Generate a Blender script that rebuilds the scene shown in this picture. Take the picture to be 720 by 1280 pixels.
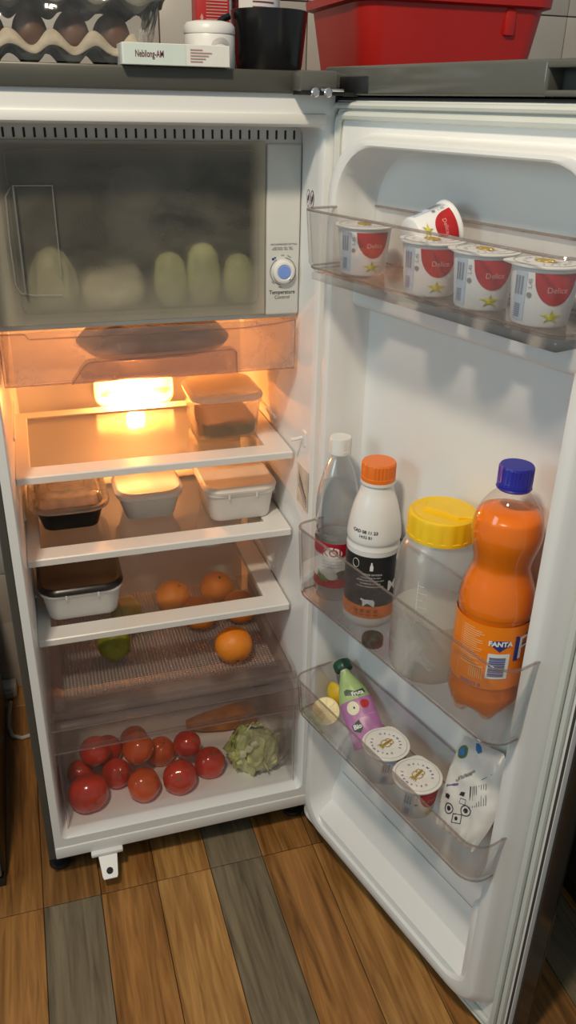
import bpy, bmesh, math, random
from math import sin, cos, pi, radians, atan2, sqrt
from mathutils import Vector, Matrix, noise

random.seed(7)
for o in list(bpy.data.objects):
    bpy.data.objects.remove(o)
scene = bpy.context.scene
col = scene.collection

# ------------------------------------------------------------------ camera
CAM = Vector((0.0709, -1.2036, 1.3848))
yaw, pitch, roll = 0.3096, 0.4604, 0.0218
fwd = Vector((sin(yaw) * cos(pitch), cos(yaw) * cos(pitch), -sin(pitch)))
rt = Vector((cos(yaw), -sin(yaw), 0)); up = rt.cross(fwd)
R_ = rt * cos(roll) + up * sin(roll); U_ = up * cos(roll) - rt * sin(roll)
cd = bpy.data.cameras.new('camera'); cam = bpy.data.objects.new('camera', cd); col.objects.link(cam)
cd.sensor_fit = 'VERTICAL'; cd.sensor_height = 36.0; cd.lens = 1027.5 / 1280 * 36.0; cd.clip_start = 0.02
M = Matrix.Identity(4)
for i in range(3):
    M[i][0] = R_[i]; M[i][1] = U_[i]; M[i][2] = -fwd[i]; M[i][3] = CAM[i]
cam.matrix_world = M
scene.camera = cam

# ------------------------------------------------------------------ world, lights, exposure
world = bpy.data.worlds.new('world'); scene.world = world; world.use_nodes = True
bgn = world.node_tree.nodes['Background']
bgn.inputs[0].default_value = (0.82, 0.94, 0.96, 1); bgn.inputs[1].default_value = 0.275

def area_light(name, loc, target, size, power, colour, size_y=None):
    l = bpy.data.lights.new(name, 'AREA'); l.energy = power; l.color = colour; l.size = size
    if size_y: l.shape = 'RECTANGLE'; l.size_y = size_y
    o = bpy.data.objects.new(name, l); col.objects.link(o); o.location = loc
    d = Vector(target) - Vector(loc); o.rotation_euler = d.to_track_quat('-Z', 'Y').to_euler()
    return o
area_light('ceiling_lamp_light', (-0.25, -1.0, 2.5), (0.2, -0.2, 0.7), 0.16, 24, (1.0, 0.84, 0.63))
area_light('window_daylight', (-2.6, -0.9, 1.95), (0.5, -0.2, 1.1), 0.9, 17, (0.62, 0.90, 1.0), 1.1)

vs = scene.view_settings
vs.view_transform = 'Standard'; vs.look = 'None'; vs.exposure = 0.0; vs.gamma = 1.0; vs.use_curve_mapping = False
scene.cycles.transparent_max_bounces = 32
scene.cycles.max_bounces = 14
scene.cycles.caustics_refractive = False; scene.cycles.caustics_reflective = False
scene.cycles.sample_clamp_indirect = 4.0

# ------------------------------------------------------------------ materials
MATS = {}
def nt_new(name):
    m = bpy.data.materials.new(name); m.use_nodes = True
    nt = m.node_tree; nt.nodes.clear()
    out = nt.nodes.new('ShaderNodeOutputMaterial')
    return m, nt, out
def srgb(r, g, b):
    f = lambda c: (c / 255 / 12.92) if c / 255 <= 0.04045 else ((c / 255 + 0.055) / 1.055) ** 2.4
    return (f(r), f(g), f(b))
def mat(name, c, rough=0.4, metal=0.0, vary=0.06, scale=30, bump=0.0, bscale=None, sss=0.0, spec=0.5, coat=0.0, emit=None, es=0.0, c2=None):
    """solid procedural surface: noise-mottled colour with fine relief"""
    if name in MATS: return MATS[name]
    m, nt, out = nt_new(name); N = nt.nodes; L = nt.links
    p = N.new('ShaderNodeBsdfPrincipled'); L.new(p.outputs[0], out.inputs[0])
    tc = N.new('ShaderNodeTexCoord'); nz = N.new('ShaderNodeTexNoise')
    nz.inputs['Scale'].default_value = scale; nz.inputs['Detail'].default_value = 4
    L.new(tc.outputs['Object'], nz.inputs['Vector'])
    cr = N.new('ShaderNodeValToRGB')
    a = c2 if c2 else tuple(x * (1 - vary) for x in c)
    b = c if c2 else tuple(min(1, x * (1 + vary)) for x in c)
    cr.color_ramp.elements[0].position = 0.35; cr.color_ramp.elements[1].position = 0.65
    cr.color_ramp.elements[0].color = (*a, 1); cr.color_ramp.elements[1].color = (*b, 1)
    L.new(nz.outputs[0], cr.inputs[0]); L.new(cr.outputs[0], p.inputs['Base Color'])
    p.inputs['Roughness'].default_value = rough; p.inputs['Metallic'].default_value = metal
    p.inputs['Specular IOR Level'].default_value = spec
    if coat: p.inputs['Coat Weight'].default_value = coat; p.inputs['Coat Roughness'].default_value = 0.1
    if sss:
        p.inputs['Subsurface Weight'].default_value = sss; p.inputs['Subsurface Radius'].default_value = (0.02, 0.01, 0.006)
        p.inputs['Subsurface Scale'].default_value = 0.5
    if bump:
        n2 = N.new('ShaderNodeTexNoise'); n2.inputs['Scale'].default_value = bscale or scale * 8
        L.new(tc.outputs['Object'], n2.inputs['Vector'])
        bp = N.new('ShaderNodeBump'); bp.inputs['Strength'].default_value = bump; bp.inputs['Distance'].default_value = 0.002
        L.new(n2.outputs[0], bp.inputs['Height']); L.new(bp.outputs[0], p.inputs['Normal'])
    if emit: p.inputs['Emission Color'].default_value = (*emit, 1); p.inputs['Emission Strength'].default_value = es
    MATS[name] = m; return m
def clear(name, tint=(0.97, 0.97, 0.97), haze=0.06, hazec=(0.9, 0.88, 0.87), gloss=1.0, rough=0.05, bump=0.0, bscale=60, ior=1.45, vary=0.0, vscale=6, translucent=0.5):
    """thin clear plastic or glass: transparent, a little milky, glossy by angle"""
    if name in MATS: return MATS[name]
    m, nt, out = nt_new(name); N = nt.nodes; L = nt.links
    tr = N.new('ShaderNodeBsdfTransparent'); tr.inputs[0].default_value = (*tint, 1)
    df = N.new('ShaderNodeBsdfDiffuse'); df.inputs[0].default_value = (*hazec, 1)
    tl = N.new('ShaderNodeBsdfTranslucent'); tl.inputs[0].default_value = (*hazec, 1)
    md = N.new('ShaderNodeMixShader'); md.inputs[0].default_value = translucent
    L.new(df.outputs[0], md.inputs[1]); L.new(tl.outputs[0], md.inputs[2])
    m1 = N.new('ShaderNodeMixShader'); L.new(tr.outputs[0], m1.inputs[1]); L.new(md.outputs[0], m1.inputs[2])
    tc = N.new('ShaderNodeTexCoord'); nz = N.new('ShaderNodeTexNoise'); nz.inputs['Scale'].default_value = vscale
    nz.inputs['Detail'].default_value = 5
    L.new(tc.outputs['Object'], nz.inputs['Vector'])
    mr = N.new('ShaderNodeMapRange'); mr.inputs[1].default_value = 0.3; mr.inputs[2].default_value = 0.7
    mr.inputs[3].default_value = max(0, haze - vary); mr.inputs[4].default_value = haze + vary
    L.new(nz.outputs[0], mr.inputs[0]); L.new(mr.outputs[0], m1.inputs[0])
    gl = N.new('ShaderNodeBsdfGlossy'); gl.inputs['Roughness'].default_value = rough
    lw = N.new('ShaderNodeLayerWeight'); lw.inputs[0].default_value = 0.5
    pw = N.new('ShaderNodeMath'); pw.operation = 'POWER'; pw.inputs[1].default_value = 4.0; L.new(lw.outputs['Facing'], pw.inputs[0])
    f0 = ((ior - 1) / (ior + 1)) ** 2
    mu = N.new('ShaderNodeMath'); mu.operation = 'MULTIPLY_ADD'; mu.inputs[1].default_value = 0.8 * gloss; mu.inputs[2].default_value = f0 * gloss; mu.use_clamp = True
    L.new(pw.outputs[0], mu.inputs[0])
    m2 = N.new('ShaderNodeMixShader'); L.new(mu.outputs[0], m2.inputs[0]); L.new(m1.outputs[0], m2.inputs[1]); L.new(gl.outputs[0], m2.inputs[2])
    if bump:
        n2 = N.new('ShaderNodeTexNoise'); n2.inputs['Scale'].default_value = bscale; L.new(tc.outputs['Object'], n2.inputs['Vector'])
        bp = N.new('ShaderNodeBump'); bp.inputs['Strength'].default_value = bump; bp.inputs['Distance'].default_value = 0.003
        L.new(n2.outputs[0], bp.inputs['Height']); L.new(bp.outputs[0], gl.inputs['Normal']); L.new(bp.outputs[0], df.inputs['Normal'])
    L.new(m2.outputs[0], out.inputs[0])
    MATS[name] = m; return m
def wood(name, ca, cb):
    if name in MATS: return MATS[name]
    m, nt, out = nt_new(name); N = nt.nodes; L = nt.links
    p = N.new('ShaderNodeBsdfPrincipled'); L.new(p.outputs[0], out.inputs[0])
    tc = N.new('ShaderNodeTexCoord'); oi = N.new('ShaderNodeObjectInfo')
    cmb = N.new('ShaderNodeVectorMath'); cmb.operation = 'ADD'
    sc = N.new('ShaderNodeVectorMath'); sc.operation = 'SCALE'; sc.inputs['Scale'].default_value = 7.0
    L.new(oi.outputs['Location'], sc.inputs[0]); L.new(tc.outputs['Object'], cmb.inputs[0]); L.new(sc.outputs[0], cmb.inputs[1])
    mp = N.new('ShaderNodeMapping'); mp.inputs['Scale'].default_value = (1, 0.07, 1); L.new(cmb.outputs[0], mp.inputs['Vector'])
    n1 = N.new('ShaderNodeTexNoise'); n1.inputs['Scale'].default_value = 75; n1.inputs['Detail'].default_value = 8; n1.inputs['Distortion'].default_value = 1.2
    L.new(mp.outputs[0], n1.inputs['Vector'])
    n2 = N.new('ShaderNodeTexNoise'); n2.inputs['Scale'].default_value = 16; n2.inputs['Detail'].default_value = 3; n2.inputs['Distortion'].default_value = 2.2
    L.new(mp.outputs[0], n2.inputs['Vector'])
    ad = N.new('ShaderNodeMath'); ad.operation = 'ADD'; L.new(n1.outputs[0], ad.inputs[0]); L.new(n2.outputs[0], ad.inputs[1])
    hf = N.new('ShaderNodeMath'); hf.operation = 'MULTIPLY'; hf.inputs[1].default_value = 0.5; L.new(ad.outputs[0], hf.inputs[0])
    cr = N.new('ShaderNodeValToRGB'); cr.color_ramp.elements[0].position = 0.36; cr.color_ramp.elements[1].position = 0.62
    cr.color_ramp.elements[0].color = (*ca, 1); cr.color_ramp.elements[1].color = (*cb, 1)
    L.new(hf.outputs[0], cr.inputs[0]); L.new(cr.outputs[0], p.inputs['Base Color'])
    p.inputs['Roughness'].default_value = 0.42
    bp = N.new('ShaderNodeBump'); bp.inputs['Strength'].default_value = 0.15; bp.inputs['Distance'].default_value = 0.001
    L.new(n1.outputs[0], bp.inputs['Height']); L.new(bp.outputs[0], p.inputs['Normal'])
    MATS[name] = m; return m

WHITE = mat('white_plastic', (0.80, 0.79, 0.77), 0.35, vary=0.015, scale=4)
LINER = mat('liner_white', (0.82, 0.82, 0.81), 0.30, vary=0.015, scale=3)
GASK = mat('gasket_grey_white', (0.62, 0.64, 0.60), 0.5, vary=0.03, scale=8)
GREY = mat('grey_steel', (0.085, 0.083, 0.070), 0.38, metal=0.25, vary=0.06, scale=14)
CAPM = mat('glossy_grey_plastic', (0.105, 0.105, 0.092), 0.16, vary=0.04, scale=10, spec=0.6)
BLACK = mat('black_plastic', (0.012, 0.012, 0.013), 0.4, vary=0.1)
STEEL = mat('bright_steel', (0.75, 0.75, 0.75), 0.22, metal=1.0, vary=0.04)
INK = mat('black_ink', (0.02, 0.02, 0.025), 0.6, vary=0.02)
DARKSLOT = mat('dark_slot', (0.02, 0.02, 0.02), 0.8, vary=0.1)
CLEAR = clear('clear_plastic', (0.98, 0.97, 0.965), 0.05, (0.85, 0.80, 0.78), 1.0, 0.06, bump=0.03, bscale=18)
CLEARB = clear('clear_bin_plastic', (0.985, 0.98, 0.978), 0.035, (0.88, 0.84, 0.83), 1.3, 0.05, bump=0.05, bscale=22)
RIM = clear('clear_rim_plastic', (0.80, 0.75, 0.73), 0.16, (0.70, 0.62, 0.60), 1.3, 0.06)
GLASSM = clear('shelf_glass', (0.97, 0.975, 0.965), 0.02, (0.8, 0.8, 0.78), 1.4, 0.03)
FILM = clear('cling_film', (0.96, 0.96, 0.95), 0.05, (0.9, 0.9, 0.88), 2.2, 0.12, bump=0.5, bscale=45, vary=0.04, vscale=30)
ORANGEC = mat('orange_cap', (0.85, 0.19, 0.015), 0.35, vary=0.03)
GREENC = mat('green_cap', (0.008, 0.07, 0.035), 0.35, vary=0.05)
BLUEC = mat('blue_cap', (0.02, 0.02, 0.32), 0.33, vary=0.04)
YELLOWC = mat('yellow_lid', (0.88, 0.56, 0.012), 0.38, vary=0.03)
PAPERW = mat('white_print', (0.82, 0.82, 0.82), 0.5, vary=0.02)
REDP = mat('red_print', (0.47, 0.018, 0.022), 0.4, vary=0.1, scale=60)
GOLD = mat('gold_print', (0.55, 0.36, 0.05), 0.35, metal=0.4, vary=0.06)
BLUEP = mat('blue_print', (0.03, 0.04, 0.25), 0.5, vary=0.05)
PALEB = mat('pale_blue_print', (0.52, 0.60, 0.72), 0.5, vary=0.04)
YELG = mat('yellow_green_print', (0.58, 0.55, 0.07), 0.5, vary=0.3, scale=150)
GREYP = mat('grey_print', (0.28, 0.28, 0.33), 0.5, vary=0.1)

# ------------------------------------------------------------------ mesh helpers
def rr(x0, x1, y0, y1, r, n=5):
    """rounded rectangle outline, counter-clockwise; r may be one radius or four (x1y0? order: x1y1, x0y1, x0y0, x1y0)"""
    rs = r if isinstance(r, (tuple, list)) else (r,) * 4
    out = []
    for (cx, cy, a0), q in zip(((x1, y1, 0), (x0, y1, 90), (x0, y0, 180), (x1, y0, 270)), rs):
        sx = -1 if cx == x1 else 1; sy = -1 if cy == y1 else 1
        for k in range(n + 1):
            a = radians(a0 + 90 * k / n)
            out.append((cx + sx * q + q * cos(a), cy + sy * q + q * sin(a)))
    return out

class B:
    def __init__(s): s.bm = bmesh.new()
    def box(s, x0, x1, y0, y1, z0, z1, bev=0.0, seg=2):
        bm = s.bm
        v = [bm.verts.new((x, y, z)) for x in (x0, x1) for y in (y0, y1) for z in (z0, z1)]
        fs = [bm.faces.new([v[i] for i in q]) for q in ((0, 1, 3, 2), (4, 6, 7, 5), (0, 4, 5, 1), (2, 3, 7, 6), (0, 2, 6, 4), (1, 5, 7, 3))]
        if bev:
            es = list({e for f in fs for e in f.edges})
            bmesh.ops.bevel(bm, geom=es, offset=bev, segments=seg, affect='EDGES', profile=0.5)
        return s
    def loft(s, rings, cap0=True, cap1=True, closed=True, loop=False):
        bm = s.bm
        vr = [[bm.verts.new(p) for p in r] for r in rings]
        n = len(vr[0]); m = len(vr)
        for i in range(m if loop else m - 1):
            a = vr[i]; b = vr[(i + 1) % m]
            for k in range(n if closed else n - 1):
                k2 = (k + 1) % n
                bm.faces.new((a[k], a[k2], b[k2], b[k]))
        if cap0: bm.faces.new(vr[0][::-1])
        if cap1: bm.faces.new(vr[-1])
        return s
    def lathe(s, prof, n=32, c=(0, 0, 0), mod=None, cap0=True, cap1=True):
        rings = []
        for (r, z) in prof:
            ring = []
            for k in range(n):
                a = 2 * pi * k / n
                rr_, zz = (r, z) if mod is None else mod(r, z, a)
                ring.append((c[0] + rr_ * cos(a), c[1] + rr_ * sin(a), c[2] + zz))
            rings.append(ring)
        return s.loft(rings, cap0, cap1)
    def tube(s, pts, r, n=8, closed=False):
        P = [Vector(p) for p in pts]; rings = []; m = len(P); pn = None
        for i, p in enumerate(P):
            if closed: t = P[(i + 1) % m] - P[i - 1]
            else: t = P[min(i + 1, m - 1)] - P[max(i - 1, 0)]
            t.normalize()
            if pn is None:
                a = Vector((0, 0, 1)) if abs(t.z) < 0.9 else Vector((1, 0, 0)); pn = t.cross(a).normalized()
            else:
                pn = (pn - t * pn.dot(t)).normalized()
            b = t.cross(pn); q = r[i] if isinstance(r, (list, tuple)) else r
            rings.append([p + (pn * cos(2 * pi * k / n) + b * sin(2 * pi * k / n)) * q for k in range(n)])
        return s.loft(rings, not closed, not closed, loop=closed)
    def grid(s, f, nu, nv):
        bm = s.bm
        g = [[bm.verts.new(f(i / nu, j / nv)) for j in range(nv + 1)] for i in range(nu + 1)]
        for i in range(nu):
            for j in range(nv):
                bm.faces.new((g[i][j], g[i + 1][j], g[i + 1][j + 1], g[i][j + 1]))
        return s
    def poly(s, pts, f):
        """fan-filled flat outline mapped through f(s,t)"""
        bm = s.bm
        cx = sum(p[0] for p in pts) / len(pts); cy = sum(p[1] for p in pts) / len(pts)
        c = bm.verts.new(f(cx, cy))
        mid = [bm.verts.new(f((p[0] + cx) / 2, (p[1] + cy) / 2)) for p in pts]
        out = [bm.verts.new(f(*p)) for p in pts]; n = len(pts)
        for k in range(n):
            q = (k + 1) % n
            bm.faces.new((c, mid[k], mid[q])); bm.faces.new((mid[k], out[k], out[q], mid[q]))
        return s
    def rect(s, s0, s1, t0, t1, f, n=6, m=2):
        return s.grid(lambda a, b: f(s0 + (s1 - s0) * a, t0 + (t1 - t0) * b), n, m)
    def prism(s, pts, f0, f1):
        """closed outline extruded between two mappings"""
        return s.loft([[f0(*p) for p in pts], [f1(*p) for p in pts]])
    def raw(s, verts, faces):
        v = [s.bm.verts.new(p) for p in verts]
        for q in faces:
            try: s.bm.faces.new([v[i] for i in q])
            except ValueError: pass
        return s
    def xf(s, m):
        bmesh.ops.transform(s.bm, matrix=m, verts=s.bm.verts[:]); return s
    def done(s, name, material, parent=None, smooth=True, angle=35, normals=True):
        if normals: bmesh.ops.recalc_face_normals(s.bm, faces=s.bm.faces[:])
        me = bpy.data.meshes.new(name); s.bm.to_mesh(me); s.bm.free()
        if smooth:
            for p in me.polygons: p.use_smooth = True
            me.set_sharp_from_angle(angle=radians(angle))
        if material: me.materials.append(material)
        o = bpy.data.objects.new(name, me); col.objects.link(o)
        if parent is not None: o.parent = parent
        return o

def empty(name, loc=(0, 0, 0), rz=0.0, rot=None):
    o = bpy.data.objects.new(name, None); col.objects.link(o); o.location = loc
    o.rotation_euler = rot if rot else (0, 0, rz); o.empty_display_size = 0.02
    return o
def tag(o, label=None, cat=None, group=None, kind=None):
    if label: o['label'] = label
    if cat: o['category'] = cat
    if group: o['group'] = group
    if kind: o['kind'] = kind
    return o
def copy_tree(o, parent=None):
    c = o.copy(); col.objects.link(c); c.parent = parent
    for ch in list(o.children): copy_tree(ch, c)
    return c
_tx = {}
def text2d(body, size=1.0, bold=0.0):
    key = (body, bold)
    if key not in _tx:
        cu = bpy.data.curves.new('txt', 'FONT'); cu.body = body; cu.size = 1.0; cu.align_x = 'CENTER'; cu.align_y = 'CENTER'
        cu.resolution_u = 3; cu.offset = bold
        ob = bpy.data.objects.new('txt', cu); col.objects.link(ob)
        bpy.context.view_layer.update()
        me = ob.evaluated_get(bpy.context.evaluated_depsgraph_get()).to_mesh()
        _tx[key] = ([(v.co.x, v.co.y) for v in me.vertices], [tuple(p.vertices) for p in me.polygons])
        bpy.data.objects.remove(ob); bpy.data.curves.remove(cu)
    v, f = _tx[key]
    return [(x * size, y * size) for x, y in v], f
def text(b, body, size, f, at=(0, 0), bold=0.0, sx=1.0, rot=0.0):
    v, fc = text2d(body, size, bold); c, s_ = cos(rot), sin(rot)
    return b.raw([f(at[0] + (x * c * sx - y * s_), at[1] + (x * s_ * sx + y * c)) for x, y in v], fc)
def plane_map(o, ex, ey, off=0.0):
    o = Vector(o); ex = Vector(ex).normalized(); ey = Vector(ey).normalized(); n = ex.cross(ey)
    return lambda s, t: o + ex * s + ey * t + n * off
def cyl_map(rf, phi=0.0, off=0.0004):
    """wrap (s, z) around a vertical lathe; phi = 0 faces local -Y"""
    def f(s, t):
        r = rf(t) + off; a = phi + s / max(rf(t), 1e-3)
        return Vector((r * sin(a), -r * cos(a), t))
    return f
def rfun(prof):
    P = sorted([(z, r) for r, z in prof])
    def f(z):
        if z <= P[0][0]: return P[0][1]
        for (z0, r0), (z1, r1) in zip(P, P[1:]):
            if z <= z1: return r0 + (r1 - r0) * (z - z0) / max(1e-9, z1 - z0)
        return P[-1][1]
    return f
def disc(r, n=20, c=(0, 0), ry=None):
    ry = ry or r
    return [(c[0] + r * cos(2 * pi * k / n), c[1] + ry * sin(2 * pi * k / n)) for k in range(n)]
def smoothprof(pts, n=6):
    """Catmull-Rom through (r, z) points"""
    out = []
    for i in range(len(pts) - 1):
        p0 = pts[max(i - 1, 0)]; p1 = pts[i]; p2 = pts[i + 1]; p3 = pts[min(i + 2, len(pts) - 1)]
        for k in range(n):
            t = k / n
            out.append(tuple(max(0.0005 if j == 0 else -9, 0.5 * (2 * p1[j] + (p2[j] - p0[j]) * t + (2 * p0[j] - 5 * p1[j] + 4 * p2[j] - p3[j]) * t * t + (3 * p1[j] - p0[j] - 3 * p2[j] + p3[j]) * t ** 3)) for j in (0, 1)))
    out.append(pts[-1]); return out
def face_cam(x, y): return atan2(CAM.x - x, -(CAM.y - y))

# ------------------------------------------------------------------ floor of wood planks
GROUT = mat('dark_joint', (0.03, 0.022, 0.014), 0.9, vary=0.2, scale=90)
fl = B().box(-1.1, 2.1, -1.9, 0.66, -0.03, -0.004).done('floor', GROUT, None, False)
tag(fl, 'floor of wood-look planks in brown and grey under the fridge', 'floor', kind='structure')
WOODS = [wood('plank_brown', srgb(112, 72, 32), srgb(180, 126, 68)), wood('plank_grey', srgb(92, 80, 62), srgb(136, 122, 98)),
         wood('plank_tan', srgb(134, 90, 44), srgb(196, 146, 84)), wood('plank_dark', srgb(98, 66, 32), srgb(154, 108, 60))]
PW, PL = 0.1085, 0.62
plank_me = {}
pat = {-1: (0, 0), 0: (1, 1), 1: (0, 0), 2: (2, 2), 3: (1, 1), 4: (0, 0), 5: (3, 2), 6: (1, 0), 7: (0, 3), 8: (2, 1), -2: (0, 2), -3: (1, 0)}
for i in range(-8, 18):
    for j in range(-3, 2):
        a, b_ = pat.get(i, (random.choice((0, 2, 3)), random.choice((0, 1, 2))))
        # rows: j=-1 is the row in front of the joint by the fridge foot
        k = b_ if j == -1 else (a if j == 0 else random.choice((0, 1, 2, 3)))
        if i in pat and j == 0: k = {-1: 0, 0: 3, 1: 0, 2: 2, 3: 1, 4: 0}.get(i, k)
        y0 = -0.05 + j * PL; y1 = y0 + PL
        if y0 > 0.64: continue
        y1c = min(y1, 0.655); key = (k, round(y1c - y0, 3))
        if key not in plank_me:
            o = B().box(0.0007, PW - 0.0007, 0.0009, y1c - y0 - 0.0009, -0.012, 0, 0.0007, 1).done('plank', WOODS[k], fl)
            plank_me[key] = o.data
        else:
            o = bpy.data.objects.new('plank', plank_me[key]); col.objects.link(o); o.parent = fl
        o.location = (-0.033 + i * PW, y0, random.uniform(-0.0004, 0.0))

# ------------------------------------------------------------------ tiled wall behind
TILE = mat('wall_tile_white', (0.52, 0.46, 0.40), 0.35, vary=0.05, scale=9, bump=0.15, bscale=14)
WJ = mat('wall_joint', (0.30, 0.26, 0.22), 0.8, vary=0.1)
wl = B().box(-1.1, 2.1, 0.66, 0.72, 0.0, 2.05).done('wall_back', WJ, None, False)
tag(wl, 'off-white tiled wall behind the fridge', 'wall', kind='structure')
tme = None
TW, TH = 0.305, 0.205
for i in range(-6, 5):
    for j in range(-8, 3):
        x0 = 0.683 + i * TW; z0 = 1.572 + j * TH
        if z0 < -0.1: continue
        if tme is None:
            o = B().box(0.0012, TW - 0.0012, -0.012, 0.0, 0.0012, TH - 0.0012, 0.0015, 2).done('wall_tile', TILE, wl); tme = o.data
        else:
            o = bpy.data.objects.new('wall_tile', tme); col.objects.link(o); o.parent = wl
        o.location = (x0, 0.662, max(z0, 0.0))

# ------------------------------------------------------------------ refrigerator cabinet
XR = 0.512
fridge = empty('refrigerator')
tag(fridge, 'tall dark grey refrigerator with its door wide open and white interior', 'refrigerator')
ZT0, ZT1 = 1.398, 1.4256
b = B()
b.box(-0.0135, 0.0, 0.0, 0.60, 0.064, ZT0, 0.002, 1)
b.box(XR, XR + 0.0135, 0.004, 0.60, 0.064, ZT0, 0.002, 1)
b.box(0.0, XR, 0.585, 0.60, 0.064, ZT0)
b.box(0.0, XR, 0.03, 0.59, 0.055, 0.066)
b.done('cabinet_shell', GREY, fridge)
B().box(-0.0135, XR + 0.0135, -0.007, 0.60, ZT0, ZT1, 0.003, 2).done('top_trim', GREY, fridge)
# white flange and liner as one moulding
def rg(x0, x1, z0, z1, r, y): return [(x, y, z) for x, z in rr(x0, x1, z0, z1, r, 6)]
b = B()
b.loft([rg(0.0, XR, 0.094, ZT0, 0.001, 0.012), rg(0.0, XR, 0.094, ZT0, 0.001, 0.0), rg(0.0135, 0.4995, 0.112, 1.359, 0.012, 0.0),
        rg(0.0155, 0.4975, 0.114, 1.357, 0.012, 0.003), rg(0.018, 0.4955, 0.116, 1.356, 0.012, 0.02),
        rg(0.021, 0.490, 0.120, 1.352, 0.02, 0.40), rg(0.030, 0.481, 0.135, 1.344, 0.02, 0.43)], False, True)
b.done('liner', LINER, fridge)
B().box(0.004, 0.499, -0.0035, 0.003, 1.3595, 1.3735, 0.002, 2).done('flange_lip', WHITE, fridge)
B().box(0.0, 0.509, -0.003, 0.02, 0.066, 0.0925, 0.002, 2).done('kick_strip', WHITE, fridge)
B().box(0.01, 0.50, 0.03, 0.57, 0.028, 0.056).done('base_pan', BLACK, fridge)
for x, y in ((0.004, 0.05), (0.497, 0.05), (0.004, 0.55), (0.497, 0.55)):
    B().lathe([(0.013, 0.03), (0.013, 0.014), (0.0205, 0.012), (0.0215, 0.003), (0.018, 0.0)], 20, (x, y, 0)).done('foot', BLACK, fridge)
# white bracket tab under the kick strip
b = B(); b.box(0.0655, 0.1265, -0.0125, 0.012, 0.0585, 0.0665, 0.002, 2)
outl = [(-0.019, 0.0), (-0.0145, -0.052), (-0.0125, -0.057), (0.0125, -0.057), (0.0145, -0.052), (0.019, 0.0)]
b.prism(outl, lambda s, t: Vector((0.0965 + s, 0.004 + t * 0.86, 0.059 + t * 0.52)), lambda s, t: Vector((0.0965 + s, 0.0005 + t * 0.86, 0.065 + t * 0.52)))
hb = b.done('hinge_bracket', WHITE, fridge); hb['label'] = 'white plastic bracket tab with a screw hole'
B().poly(disc(0.0065, 16, (0, -0.043)), lambda s, t: Vector((0.0965 + s, 0.0003 + t * 0.86, 0.0655 + t * 0.52))).done('screw_hole', DARKSLOT, hb)
# shelf rails on the side walls
for z in (0.834, 0.680, 0.515):
    for x0, x1 in ((0.0155, 0.0235), (0.4865, 0.4955)):
        B().box(x0, x1, 0.14, 0.40, z - 0.026, z - 0.0145, 0.003, 2).done('shelf_rail', LINER, fridge)
        B().box(x0, x1, 0.20, 0.40, z + 0.018, z + 0.026, 0.003, 2).done('shelf_rail', LINER, fridge)
# door switch peg and stickers on the right wall
b = B(); b.box(0.493, 0.4965, 0.030, 0.046, 0.862, 0.888, 0.001, 1); b.tube([(0.494, 0.046, 0.874), (0.482, 0.046, 0.872), (0.474, 0.047, 0.871)], 0.0032, 8)
b.done('switch_peg', WHITE, fridge)
STK = mat('paper_sticker', (0.55, 0.40, 0.26), 0.7, vary=0.3, scale=60, c2=(0.10, 0.05, 0.02))
B().box(0.4945, 0.4952, 0.012, 0.07, 0.745, 0.82).done('sticker', mat('sticker_base', (0.66, 0.56, 0.46), 0.6, vary=0.15, scale=40), fridge)
b = B(); f = plane_map((0.4944, 0.04, 0.78), (0, -1, 0), (0, 0, 1))
for k in range(9):
    x = -0.022 + k * 0.005; b.tube([f(x, 0.025 - k * 0.004), f(x + 0.006, 0.012 - k * 0.004), f(x + 0.002, -0.004 - k * 0.003)], 0.0006, 5)
b.done('sticker_print', mat('brown_ink', (0.10, 0.05, 0.03), 0.6), fridge)
b = B(); f = plane_map((0.4953, 0.046, 1.258), (0, -1, 0), (0, 0, 1))
for dx in (-0.009, 0.009):
    b.tube([f(dx + 0.0072 * cos(a * pi / 10), 0.012 * sin(a * pi / 10)) for a in range(20)], 0.0008, 5, True)
    b.tube([f(dx - 0.003, -0.007), f(dx + 0.003, 0.007)], 0.0009, 5); b.tube([f(dx, -0.003), f(dx + 0.002, 0.004)], 0.002, 6)
b.done('warning_symbols', mat('purple_ink', (0.09, 0.03, 0.07), 0.6), fridge)
# top hinge
b = B(); b.box(0.447, 0.500, -0.040, -0.006, 1.4005, 1.4257, 0.003, 2); hc = b.done('hinge_cover', CAPM, fridge)
B().box(0.450, 0.522, -0.045, 0.0, 1.3965, 1.4005).done('hinge_plate', BLACK, hc)
for x in (0.466, 0.484):
    B().lathe([(0.006, 0), (0.006, 0.003), (0.0045, 0.0045)], 14).xf(Matrix.Translation((x, -0.0452, 1.3995)) @ Matrix.Rotation(pi / 2, 4, 'X')).done('hinge_bolt', STEEL, hc)
B().box(0.474, 0.507, -0.048, -0.038, 1.4006, 1.4045, 0.0015, 2).done('hinge_pin_plate', STEEL, hc)

# ---- freezer compartment
ALU = mat('freezer_inner', (0.32, 0.25, 0.15), 0.6, vary=0.2, scale=12)
YF = 0.09
b = B()
def fr(x0, x1, z0, z1, r, y): return [(x, y, z) for x, z in rr(x0, x1, z0, z1, r, 5)]
b.loft([fr(0.0205, 0.4935, 1.072, 1.3555, 0.008, YF + 0.02), fr(0.0205, 0.4935, 1.072, 1.3555, 0.008, YF), fr(0.050, 0.434, 1.086, 1.330, 0.008, YF), fr(0.052, 0.432, 1.088, 1.328, 0.008, YF + 0.02)], False, False)
frz = b.done('freezer_compartment', mat('freezer_frame', (0.62, 0.63, 0.60), 0.4, vary=0.05, scale=12), fridge)
b = B(); b.loft([fr(0.052, 0.432, 1.088, 1.328, 0.008, YF + 0.005), fr(0.045, 0.45, 1.085, 1.335, 0.008, YF + 0.03), fr(0.045, 0.45, 1.085, 1.335, 0.008, 0.37)], False, True)
b.done('freezer_box', ALU, frz)
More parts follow.
